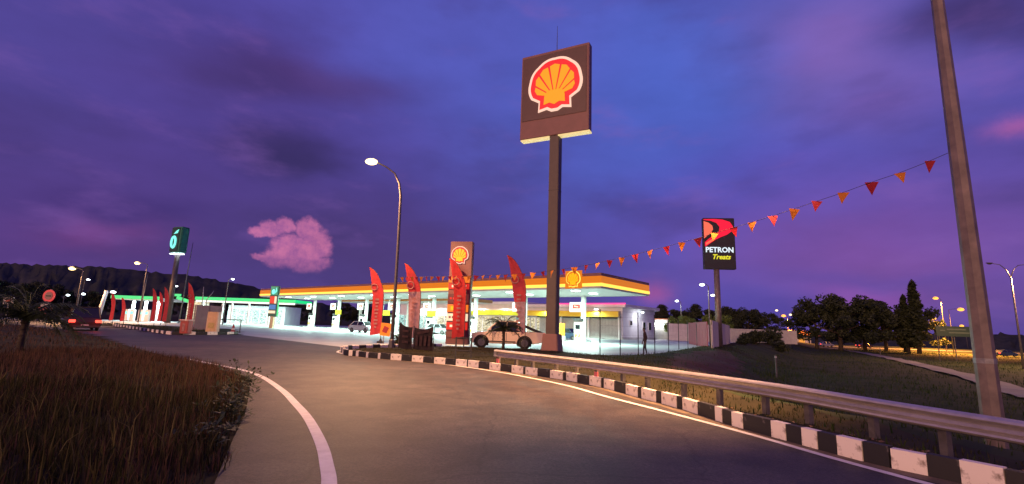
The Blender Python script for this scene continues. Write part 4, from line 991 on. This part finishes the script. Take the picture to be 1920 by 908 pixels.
MB().box((fx-.35,fy-.12,1.7),(.5,.3,3.4)).build('pier', 'white', sh)
x_ = mid+3.4
while x_ > -49:
    w_ = MB().box((x_-1.1,fy-.02 if x_ > mid else fy-1.12,1.85),(2.06,.1,2.9)).build('window', 'white', sh)
    MB().box((x_-1.1,(fy-.02 if x_ > mid else fy-1.12)-.06,1.85),(1.9,.04,2.74)).build('pane', 'win_warm', w_); x_ -= 2.2
while x_ > lx+1.5:
    w_ = MB().box((x_-1.1,fy-1.12,1.85),(2.06,.1,2.9)).build('window', 'white', sh)
    MB().box((x_-1.1,fy-1.18,1.85),(1.9,.04,2.74)).build('pane', 'win_cool', w_); x_ -= 2.2
MB().box((fx+.55,fy+6.6,4.6),(.3,.4,.2)).build('floodlight', 'g_cool', sh); lamp('wall_fill', 'AREA', (fx+2.2,fy+5,4.4), 160, (.92,.93,1), sh, .5, aim=(-.5,0,-1))  # floodlight box and lamp added to brighten the shop's side wall
for y_, z_, w2, h2 in ((3.0,2.7,1.0,.9),(8.2,2.3,1.1,1.5),(10.6,2.3,1.1,1.5)):
    w_ = MB().box((fx+.06,fy+y_,z_),(.12,w2,h2)).build('window', 'white', sh); MB().box((fx+.11,fy+y_,z_),(.06,w2-.2,h2-.2)).build('pane', 'glass', w_)
for x_ in (-30,-36,-42,-48,-54): lamp('shop_light', 'AREA', (x_,fy-2.2,5.1), 500, (1,.93,.75), sh, .8, aim=(0,-.2,-1))
for x_ in (fx-4,fx-12,fx-20): MB().box((x_,fy-1.4,4.75),(.5,.3,.2)).build('floodlight', 'g_cool', sh)
for x_ in (fx-4,fx-14): lamp('wall_fill', 'AREA', (x_,fy-2.0,4.6), 900, COOL, sh, .6, aim=(0,-.5,-1))
# service shed and yard walls to the right of the shop
x_, y_ = G(1243,636.5)
t = thing('service_shed', 'low grey shed with two bright wall lamps right of the shop', 'shed', (x_,y_+2,0), R(-12))
MB().box((.2,1.5,1.9),(3.6,4,3.8)).build('wall', 'greyp', t); MB().box((.2,1.5,3.88),(3.9,4.3,.18)).build('roof', 'roof', t)
for x2 in (-.75,.65): MB().ball((x2,-.6,2.9), .2, 10).build('wall_lamp', 'g_cool', t, True); lamp('shed_light', 'POINT', (x2,-1.1,2.8), 160, (1,1,.95), t, .2)
def hoarding(p0, p1, h, m_, label, step=.5, name='hoarding', lean=0):
    d = Vector((p1[0]-p0[0],p1[1]-p0[1],0)); n = max(2,int(d.length/step)); t = thing(name, label, 'hoarding', (p0[0],p0[1],0), math.atan2(d.y,d.x))
    k = max(1, n//40+1); n = n//k
    st = d.length/n
    for i in range(n): MB().box((st*(i+.5),.02*(i%2),h/2+.02),(st-.02,.05+.02*(i%2),h+random.uniform(-.02,.02))).build('panel', m_, t)
    for i in range(0, n+1, 4): MB().box((st*i,.12,h/2),(.09,.09,h+.1)).build('post', 'steel', t)
    return t
hoarding(G(1253,638.5), (38.0,86.0), 2.9, 'hoard', 'pale panel hoarding at the back of the forecourt right of the shed', 1.0)
hoarding(G(1292,645), G(1327,651.5), 2.75, 'hoardred', 'red panel hoarding section by the foot of the black and red sign', .9)
hoarding(G(1337,655.5), G(1369,644), 2.75, 'hoard', 'pale receding corrugated hoarding beside the bank', .8)
hoarding((38.5,86.5), (52,88), 2.4, 'greyp', 'far white boundary wall beyond the hoarding', 1.2, 'boundary_wall')
x_, y_ = G(1376,641)
t = thing('air_machine', 'small red topped white tyre air machine by the far hoarding', 'air machine', (x_,y_,.02))
MB().box((0,0,.75),(.7,.5,1.5)).build('body', 'g_white', t, bevel=.04); MB().box((.0,0,1.85),(.8,.55,.7), taper=.7).build('hood', 'g_panelred', t, bevel=.04)

# ------------------------------------------------------------------ black and red pylon sign
t = thing('pylon_sign', 'black pylon sign with glowing red ribbon P over white and yellow lettering', 'sign', (23.7,55,0), R(-6))
MB().tube([(0,0,-.2),(0,0,9.0)], [.37,.31], 12).build('post', 'weather', t, True)
MB().box((.35,0,11.8),(3.5,.7,6.0)).build('cabinet', 'dark', t, bevel=.04)
def rib(poly, y_, m_, nm, par): return MB().prism([(-1.35+x*3.4, 11.75+z*3.0) for x, z in poly], y_-.05, y_).build(nm, m_, par)
rb = rib([(0,.96),(.35,.97),(.62,.95),(.86,.86),(.96,.68),(.92,.5),(.76,.36),(.55,.26),(.38,.16),(.2,.02),(.06,-.1),(.02,-.12),(.02,.05),(.16,.2),(.36,.34),(.5,.5),(.52,.66),(.42,.82),(.24,.9),(0,.93)], -.36, 'g_pred', 'emblem_ribbon', t)
rib([(.0,.88),(.16,.82),(.28,.7),(.3,.56),(.22,.42),(.08,.28),(0,.2)], -.36, 'g_porange', 'emblem_core', t)
rib([(.05,-.06),(.22,.06),(.38,.2),(.34,.24),(.18,.12),(.04,.02)], -.42, 'g_porange', 'emblem_highlight', rb)
text('PETRON', .84, 'g_text', t, loc=(.32,-.38,10.75), bold=.02, sx_=.98)
text('Treats', .78, 'g_ytext', t, loc=(.45,-.38,9.95), shear=.3, bold=.02, sx_=1.0)

# ------------------------------------------------------------------ flood lights on poles, other lamps
def flood_pole(px, pt, Y, label, arm=-1, m_='g_cool', power=0, col=(1,1,1), armlen=.8, size=.22, z0=None, cat='street lamp', group='pole lamps round the stations'):
    a = D(px, pt, Y); z0 = TZ(a[0],Y) if z0 is None else z0; h = a[2]-z0
    t = thing('pole_lamp', label, cat, (a[0]-arm*armlen,Y,z0), 0, group)
    MB().tube([(0,0,-.2),(0,0,h*.6),(0,0,h-.25),(arm*armlen*.4,0,h),(arm*armlen*.75,0,h+.05)], [.11,.085,.06,.05,.045], 7).build('post', 'polesteel', t, True)
    MB().box((arm*armlen,0,h+.04),(size*2.2,size*1.3,.12)).build('lamp_head', 'polesteel', t, bevel=.02)
    MB().ball((arm*armlen,-.04,h-.06), size, 10, (1.1,.8,.6)).build('lamp_lens', m_, t, True)
    if power: lamp('pole_light', 'SPOT', (arm*armlen,-.1,h-.06-size*.6-.3), power, col, t, .15, aim=(0,-.1,-1), spot=R(160), blend=.5)
    return t
flood_pole(1269,564,98,'white floodlight pole behind the yard wall right of the shop', -1, power=900, col=(.9,1,1), size=.34)
flood_pole(1316,533,60,'white lamp on a thin pole just left of the black and red sign post', -1, size=.3, power=500, col=(.95,.97,1))
flood_pole(1336,553,75,'white lamp on a thin pole just right of the black and red sign post', -1, size=.3)
flood_pole(437,523,88,'white lamp on a bent pole above the green canopy', 1, size=.28)
flood_pole(331,536,95,'small white lamp above the middle of the green canopies', 1, size=.28)
flood_pole(166,524,110,'white lamp second from the left behind the dark car', 1, size=.34)
flood_pole(157,551,105,'lower white lamp behind the dark car', 1, size=.36)
flood_pole(128,553,105,'leftmost small white lamp behind the dark car', 1, size=.34)
flood_pole(136,503,70,'lit warm street lamp over the left road', -1, 'g_sodium', 9000, WARM, 1.6, .42)
flood_pole(258,493,85,'lit warm street lamp above the red feather flags', -1, 'g_sodium', 9000, WARM, 1.8, .42)
flood_pole(1469,592,190,'lit orange street lamp beside the small gatehouse', -1, 'g_far', 130000, (1,.36,.055), 1.5, .8)
flood_pole(1456,582,210,'white lamp left of the orange lamp by the gatehouse', -1, 'g_warmw', 0, WARM, 1.5, .6)
flood_pole(1482,590,215,'white lamp right of the orange lamp by the gatehouse', 1, 'g_warmw', 0, WARM, 1.5, .6)
flood_pole(1754,559,150,'high lit street lamp right of the cypress', -1, 'g_far', 200000, (1,.36,.055), 1.6, .75)
flood_pole(1801,580,120,'lit street lamp above the green road sign', 1, 'g_far', 170000, (1,.36,.055), 3.0, .7)
flood_pole(1750,597,185,'upper of two orange lamps close beside the cypress', -1, 'g_far', 110000, (1,.36,.055), 1.5, .9)
flood_pole(1756,605,230,'lower of two orange lamps close beside the cypress', 1, 'g_far', 0, WARM, 1.5, .9)
flood_pole(1803,611,210,'distant orange lamp just above the green road sign', -1, 'g_far', 0, WARM, 1.5, .8)
flood_pole(1770,614,230,'distant small lamp at the left end of the green road sign', -1, 'g_warmw', 0, WARM, 1.5, .8)
# double armed lamp post at the right edge
a = D(1895,520,62); z0 = TZ(a[0],62)
t = thing('street_lamp', 'thin double arm street lamp at the far right, only its right head lit', 'street lamp', (a[0],62,z0)); h = a[2]-z0
MB().tube([(0,0,-.2),(0,0,h*.5),(0,0,h)], [.14,.11,.08], 8).build('post', 'polesteel', t, True)
for s_, m_ in ((-1,'dark'),(1,'g_sodium')):
    MB().tube([(0,0,h-.05),(s_*.5,0,h+1.0),(s_*1.2,0,h+1.6),(s_*2.3,0,h+1.75)], [.06,.055,.05,.04], 6).build('arm', 'polesteel', t, True)
    MB().box((s_*2.55,0,h+1.77),(.7,.3,.13)).build('lamp_head', 'polesteel', t, bevel=.03); MB().ball((s_*2.55,-.02,h+1.68), .26, 10, (1.1,.6,.45)).build('lamp_lens', m_, t, True)
lamp('street_light', 'SPOT', (2.55,-.1,h+1.35), 26000, WARM, t, .2, aim=(-.1,-.1,-1), spot=R(165), blend=.5)

# ------------------------------------------------------------------ right side: trees, gatehouse, road sign
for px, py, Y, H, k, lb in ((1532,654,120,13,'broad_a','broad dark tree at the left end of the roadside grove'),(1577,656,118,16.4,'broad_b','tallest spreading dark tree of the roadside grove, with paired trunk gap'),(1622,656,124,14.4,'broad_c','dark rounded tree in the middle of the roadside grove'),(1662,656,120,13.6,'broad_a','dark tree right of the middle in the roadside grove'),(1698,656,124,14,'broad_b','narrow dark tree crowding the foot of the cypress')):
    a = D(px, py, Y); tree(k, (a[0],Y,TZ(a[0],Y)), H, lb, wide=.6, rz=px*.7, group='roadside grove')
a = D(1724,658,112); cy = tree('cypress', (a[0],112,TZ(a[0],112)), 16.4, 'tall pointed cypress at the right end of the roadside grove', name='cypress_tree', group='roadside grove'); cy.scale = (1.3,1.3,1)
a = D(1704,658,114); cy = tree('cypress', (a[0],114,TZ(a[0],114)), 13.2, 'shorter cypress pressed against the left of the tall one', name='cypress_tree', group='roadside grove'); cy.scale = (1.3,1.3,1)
for px, Y, H, lb, m_ in ((1247,125,9.5,'dark tree behind the service shed','leaf'),(1310,118,9.5,'dark bushy tree left of the black and red sign post','leaf'),(1375,130,10.5,'dark tree right of the black and red sign post','leaf'),(1405,125,9.5,'dark tree above the far boundary wall','leaf'),(1440,140,9,'dark tree at the right end of the far wall','leaf'),(1345,112,7.2,'small green lit tree right beside the black and red sign post','leaf_lit'),(1276,92,5.6,'small tree lit bright green by the floodlight','leaf_lit'),(1292,89,4.6,'low lime green tree over the pale hoarding','leaf_lit')):
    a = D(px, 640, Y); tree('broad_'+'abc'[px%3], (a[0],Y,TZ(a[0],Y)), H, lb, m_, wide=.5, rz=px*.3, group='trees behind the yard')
for i, (px, Y, r_, lb) in enumerate(((1392,66,1.1,'dark shrub on the bank beside the hoarding'),(1418,74,1.7,'broad dark shrub at the foot of the bank'),(1442,84,2.2,'tall dark shrub behind the bank'),(1404,80,1.5,'dark shrub below the far boundary wall'),(1462,70,1.3,'low dark shrub at the edge of the field'))):
    x_ = D(px, 650, Y)[0]; shrub((x_,Y,TZ(x_,Y)), r_, lb, seed=20+i, group='shrubs on the bank')
a = D(1494,634,185)
t = thing('gatehouse', 'small orange lit gatehouse with tiled roof across the field', 'building', (a[0],185,TZ(a[0],185)), R(8))
MB().box((0,0,1.6),(5.5,5,3.2)).build('wall', 'wall', t); MB().add([(-5,-4.5,3.2),(5,-4.5,3.2),(5,4.5,3.2),(-5,4.5,3.2),(-3,0,5),(3,0,5)], [(0,1,5,4),(2,3,4,5),(1,2,5),(3,0,4),(0,3,2,1)]).build('roof', 'roof', t)
MB().box((0,-2.52,1.4),(2.4,.1,1.9)).build('window', glow('warm_window', (255,170,70), .8), t); MB().box((5.5,0,3.1),(4,6,.25)).build('side_roof', 'roof', t)
for x2 in (4,7): MB().box((x2,-2,1.5),(.25,.25,3)).build('roof_post', 'wall', t)
a = D(1797,622,74)
t = thing('road_sign', 'wide dark green direction sign on posts seen from the side of the highway', 'road sign', (a[0],74,TZ(a[0],74)), R(-8)); zc = a[2]-TZ(a[0],74)
MB().box((0,0,zc),(6.2,.1,1.55)).build('panel', 'signgreen', t, bevel=.02)
for x2 in (-2.9,-.6,1.9): MB().tube([(x2,.12,-.2),(x2,.12,zc+.7)], .07, 7).build('post', 'darksteel', t)
for k, (x2, z2, w2) in enumerate(((-.3,.3,2.6),(.2,-.2,3.2),(-2.2,.1,.7))): MB().box((x2,-.065,zc+z2),(w2,.02,.2)).build('faint_writing', mat('dim_sign_writing', (.04,.06,.055), .5), t)
for px, Y, lb, m_ in ((1620,150,'small parked car with red lamps behind the grove','darkcar'),(1548,150,'pale parked car behind the left of the grove','silver'),(1882,110,'dark car passing on the highway at the right','navy')):
    a = D(px, 645, Y); car('far_car', lb, (a[0],Y,TZ(a[0],Y)+.08), R(185), m_, tail_lit=True, group='cars on the far road')
for px, py, lb in ((1457,716,'slim grey marker post in the field left of the path'),(1651,668,'slim marker post by the footpath')):
    x_, y_ = G(px, py, -1.5); t = thing('marker_post', lb, 'post', (x_,y_,TZ(x_,y_)), 0, 'marker posts'); MB().box((0,0,.75),(.09,.09,1.6)).build('shaft', 'darkpost', t, bevel=.02); MB().box((0,0,1.4),(.1,.1,.1)).build('band', 'greyp', t)

# ------------------------------------------------------------------ left: green station
gb = thing('green_station', 'low green edged station with long lit canopy and cool lit shop front far left', 'building', (0,100,0))
def px2(px, Y=100, py=600): return D(px, py, Y)[0]
x0, x1 = px2(362), px2(549); zt = D(450,562,100)[2]
MB().box(((x0+x1)/2,4,zt-.1),(x1-x0,8,.5)).build('canopy_roof', 'greyp', gb)
MB().box(((x0+x1)/2,-.08,zt),(x1-x0+.3,.12,.62)).build('green_strip', 'g_green', gb)
MB().box(((x0+x1)/2,.1,zt-.55),(x1-x0,.3,.34)).build('white_strip', 'g_white', gb)
MB().box((x1+.2,4,zt),(.12,8,.6)).build('green_strip', 'g_green', gb)
for px in (372,410,428,460,500,512): MB().box((px2(px),.8,zt/2-.2),(.3,.3,zt-.5)).build('column', 'white', gb)
xs0, xs1 = px2(398), px2(503); MB().box(((xs0+xs1)/2,10,2.0),(xs1-xs0+1,8,4.0)).build('shop_wall', 'wall', gb)
n_ = 7; wd = (xs1-xs0)/n_
for k in range(n_):
    f_ = MB().box((xs0+wd*(k+.5),5.9,1.8),(wd-.12,.14,3.0)).build('window', 'white', gb); MB().box((xs0+wd*(k+.5),5.8,1.8),(wd-.3,.08,2.8)).build('pane', 'win_cool', f_)
for px in (385,430,475,520): lamp('green_station_light', 'AREA', (px2(px),2,zt-.75), 850, (.62,1,.97), gb, .8, aim=(0,0,-1))
g2 = thing('green_canopy', 'short green edged pump canopy at the far left with white pumps beneath', 'canopy', (0,96,0))
x0, x1 = px2(206,96), px2(296,96); zt2 = D(250,558,96)[2]
MB().box(((x0+x1)/2,4,zt2-.2),(x1-x0,9,.5)).build('roof', 'soffit', g2); MB().box(((x0+x1)/2,-.58,zt2),(x1-x0+.2,.12,.62)).build('green_strip', 'g_green', g2)
xm = px2(330,96); MB().box((px2(330,96),1,zt2),(px2(342,96)-px2(318,96),.14,.6), 0, .28).build('green_strip', 'g_green', g2)
MB().box((px2(282,96),6,zt2+1.0),(2.4,.14,.5)).build('green_strip', 'g_green', g2)
for px in (228,252,276,298): MB().box((px2(px,96),2.4,zt2/2-.2),(.4,.4,zt2-.4)).build('column', 'white', g2)
MB().box(((px2(318,96)+px2(345,96))/2,6,2.2),(2.6,3,4.4)).build('kiosk', 'win_warm', g2)
for px in (235,258,283): lamp('green_canopy_light', 'AREA', (px2(px,96),2,zt2-.6), 1200, (.7,1,.97), g2, .8, aim=(0,0,-1))
for k, (px, lb) in enumerate(((236,'white pump at the left under the short green canopy'),(247,'white pump second from the left under the short green canopy'),(263,'white pump in the middle under the short green canopy'),(275,'white pump at the right under the short green canopy'))):
    a = px2(px,95); t = thing('fuel_pump', lb, 'fuel pump', (a,95,.02), 0, 'white pumps of the green station')
    MB().box((0,0,1.15),(.8,.6,2.2)).build('body', 'white', t, bevel=.04); MB().box((0,-.32,1.6),(.5,.04,.5)).build('display', 'g_cyan', t); MB().box((0,0,.06),(1.4,1,.12)).build('plinth', 'greyp', t)
# green totem and tall sign
a = D(510,600,75)
t = thing('price_totem', 'green topped price totem with red and blue panels left of the orange canopy', 'sign', (a[0],75,0))
MB().box((0,0,.9),(.5,.4,1.8)).build('leg', 'wood', t); MB().box((0,0,4.1),(1.25,.45,4.7)).build('casing', 'teal', t, bevel=.03)
MB().box((-.02,-.26,5.7),(1.1,.06,1.3)).build('logo_panel', glow('lit_teal', (20,150,120), .9), t)
MB().ball((-.12,-.3,5.55), .34, 12, (.8,.2,1.2)).build('drop_emblem', 'g_cyan', t, True); MB().tube([(.2,-.3,5.3),(.32,-.3,5.7),(.25,-.3,6.2)], [.04,.1,.03], 6).build('drop_emblem', 'g_cyan', t)
MB().box((-.2,-.26,4.3),(.7,.06,1.1)).build('price_panel', 'g_panelred', t); MB().box((.3,-.265,4.3),(.3,.06,1.1)).build('price_panel', 'g_panelcr', t); MB().box((-.05,-.26,3.2),(1.0,.06,.7)).build('price_panel', 'g_blue', t); MB().box((-.05,-.26,2.45),(1.0,.06,.4)).build('price_panel', 'g_panelcr', t)
MB().box((.75,-.1,3.0),(.16,.1,2.3)).build('green_strip', 'g_green', t)
a = D(322,540,90)
t = thing('pylon_sign', 'tall green pylon sign with a glowing white drop above the far left station', 'sign', (a[0],90,0), R(-18)); zt3 = D(330,427,90)[2]
MB().tube([(.2,0,-.2),(.2,0,zt3-4)], [.55,.42], 10).build('post', 'greypole', t, True)
MB().box((.2,0,zt3-2.4),(2.5,1.5,4.9)).build('cabinet', 'teal', t, bevel=.12)
MB().box((-.05,-.8,zt3-2.4),(1.9,.08,4.5)).build('face_panel', mat('dark_teal_face', (.008,.05,.04), .4, var=.1), t)
ring = MB(); ring.tube([(-.2+math.cos(k*.3927)*.5,-.88,zt3-2.9+math.sin(k*.3927)*1.05) for k in range(17)], .22, 6, False); ring.build('drop_emblem', 'g_cyan', t, True)
MB().prism([(-.4,zt3-1.35),(.5,zt3-1.2),(.75,zt3-.5),(.2,zt3-.75)], -.92, -.86).build('flag_emblem', 'g_cyan', t); MB().box((.0,0,zt3-5.05),(2.3,1.2,.1)).build('under_light', 'g_cool', t)
for px, pt, Y, lb in ((362,455,92,'tallest thin bare mast right of the green pylon sign'),(278,512,92,'thin bare mast left of the green pylon sign')):
    a = D(px, pt, Y); t = thing('mast', lb, 'mast', (a[0]-.4,Y,0), 0, 'bare masts'); MB().tube([(0,0,0),(.2,0,a[2]*.6),(.4,0,a[2])], [.12,.09,.04], 7).build('pole', 'polesteel', t, True); MB().box((0,0,.05),(.5,.5,.1)).build('base_plate', 'darksteel', t)
for px, pt, dx, lb in ((382,538,-.1,'short upright pale pole rising over the green canopy'),(401,546,.9,'slanting pale pole rising over the green canopy')):
    a = D(px, pt, 98); t = thing('flagpole', lb, 'pole', (a[0]-dx*1.3,98,0)); MB().tube([(0,0,0),(0,0,a[2]-1.8),(dx*1.3,0,a[2])], [.1,.09,.06], 7).build('pole', 'steel', t, True); MB().box((0,0,.05),(.5,.5,.1)).build('base_plate', 'darksteel', t)
a = D(200,545,72); t = thing('white_pole', 'stout leaning white pole left of the first feather flag', 'pole', (a[0]-.7,72,0)); MB().tube([(0,0,0),(.7,0,a[2])], [.28,.24], 9).build('pole', 'white', t, True); MB().ball((1.7,0,a[2]-.2), .35, 10, (1,1,.5)).build('lamp_lens', 'g_cool', t, True)
hoarding(G(362,621), G(411,620.5), 2.6, 'hoardred', 'faded red hoarding in front of the green station', .9)
# red bin with lid on the median corner
x_, y_ = G(347,628)
t = thing('litter_bin', 'tall dark red bin with pale lid on the kerb corner', 'bin', (x_,y_,.05))
MB().box((0,0,.55),(.62,.6,1.0), taper=1.08).build('body', 'red', t, bevel=.03); MB().box((0,-.02,1.12),(.82,.72,.1)).build('lid', mat('pale_pink_lid', (.62,.4,.38), .5), t, bevel=.02); MB().box((0,-.33,.55),(.2,.02,.6)).build('stripe', 'flagpink', t)
x_, y_ = G(395,626)
t = thing('notice_board', 'cream upright notice board on the far median', 'board', (x_,y_,.02), R(-12))
MB().box((0,0,.98),(1.1,.14,1.85)).build('board', 'wood', t, bevel=.02); MB().box((.62,.02,.98),(.14,.3,1.85)).build('side', mat('pale_cream_edge', (.68,.58,.42), .6, var=.08), t); MB().box((0,-.08,.7),(.62,.02,.5)).build('print', mat('ochre_print', (.45,.36,.14), .7, var=.2), t)
x_, y_ = G(436,627)
t = thing('traffic_cone', 'red and white traffic cone at the far kerb corner', 'cone', (x_,y_,.01))
MB().box((0,0,.03),(.55,.55,.06)).build('base', 'dark', t); MB().lathe([(.24,.06),(.16,.36)], n=14).build('lower_band', 'red', t, True); MB().lathe([(.16,.362),(.115,.56)], n=14).build('white_band', 'signwhite', t, True); MB().lathe([(.115,.562),(.035,.95)], n=14).build('upper_band', 'red', t, True)
a = D(432,600,50); t = thing('barrier_arm', 'thin dark horizontal barrier behind the traffic cone', 'barrier', (a[0],50,0)); MB().tube([(-1.4,0,1.25),(1.4,0,1.25)], .05, 6).build('bar', 'dark', t); MB().tube([(1.1,0,0),(1.1,0,1.25)], .05, 6).build('post', 'dark', t); MB().tube([(-1.1,0,0),(-1.1,0,1.25)], .05, 6).build('post', 'dark', t)
# small signs at the far left
a = D(92,555,44); z0 = TZ(a[0],44)
t = thing('road_sign', 'round red rimmed road sign over a small plate at the left roadside', 'road sign', (a[0],44,z0)); zc = a[2]-z0
def disc(r_, y0, y1, c=(0,0), n=24): return MB().prism([(c[0]+math.cos(2*math.pi*k/n)*r_, c[1]+math.sin(2*math.pi*k/n)*r_) for k in range(n)], y0, y1)
MB().tube([(0,.08,0),(0,.08,zc+.6)], .05, 7).build('post', 'steel', t); disc(.56,-.02,.02,(0,zc)).build('rim', mat('sign_red', (.6,.02,.05), .4, emit=(.6,.01,.03), es=.35), t); disc(.36,-.045,-.024,(0,zc)).build('face', mat('dull_sign_face', (.3,.14,.14), .5), t)
MB().box((0,-.06,zc),(.44,.02,.14)).build('symbol', 'dark', t); MB().box((0,-.02,zc-.85),(1.1,.04,.24)).build('plate', 'signwhite', t); MB().box((-.1,-.01,zc-1.3),(1.2,.04,.6)).build('red_plate', 'red', t)
a = D(16,564,40); z0 = TZ(a[0],40)
t = thing('road_sign', 'small white rectangular sign with red centre at the far left edge', 'road sign', (a[0],40,z0)); zc = a[2]-z0
MB().tube([(0,.06,0),(0,.06,zc)], .04, 6).build('post', 'steel', t); MB().box((0,0,zc),(.85,.05,.55)).build('panel', 'signwhite', t); MB().box((0,-.035,zc),(.4,.02,.3)).build('symbol', 'red', t)
# dark trees in front of the hill on the left
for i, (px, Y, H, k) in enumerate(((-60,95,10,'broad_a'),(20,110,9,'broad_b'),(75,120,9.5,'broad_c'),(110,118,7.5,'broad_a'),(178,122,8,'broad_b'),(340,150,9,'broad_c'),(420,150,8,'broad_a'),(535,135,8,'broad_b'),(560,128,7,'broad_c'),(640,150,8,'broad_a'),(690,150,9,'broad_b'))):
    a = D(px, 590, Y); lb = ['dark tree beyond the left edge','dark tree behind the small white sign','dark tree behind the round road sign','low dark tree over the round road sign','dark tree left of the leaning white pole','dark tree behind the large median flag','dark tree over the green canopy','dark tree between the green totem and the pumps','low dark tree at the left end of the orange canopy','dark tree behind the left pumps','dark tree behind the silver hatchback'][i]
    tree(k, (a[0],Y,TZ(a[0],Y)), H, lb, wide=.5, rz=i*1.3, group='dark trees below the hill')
# leaf litter and stones behind the guardrail
lt = MB(); rr = random.Random(11)
for i in range(260):
    t_ = rr.uniform(0,1); p = kpath[int(t_*(len(kpath)-14))+6]; x_, y_ = p.x+rr.uniform(.25,.95), p.y+rr.uniform(.1,.7); s_ = rr.uniform(.02,.06); z_ = TZ(x_,y_)+.015
    a = rr.uniform(0,6.28); lt.add([(x_+math.cos(a)*s_,y_+math.sin(a)*s_,z_+rr.uniform(0,.03)),(x_-math.sin(a)*s_*.5,y_+math.cos(a)*s_*.5,z_+.02),(x_-math.cos(a)*s_,y_-math.sin(a)*s_,z_+rr.uniform(0,.03)),(x_+math.sin(a)*s_*.5,y_-math.cos(a)*s_*.5,z_)], [(0,1,2,3)])
tag(lt.build('leaf_litter', mat('dry_leaves', (.16,.09,.05), .9, col2=(.32,.2,.12), scale=9, island=True)), 'dry leaf litter and twigs behind the kerb below the guardrail', 'litter', kind='stuff')
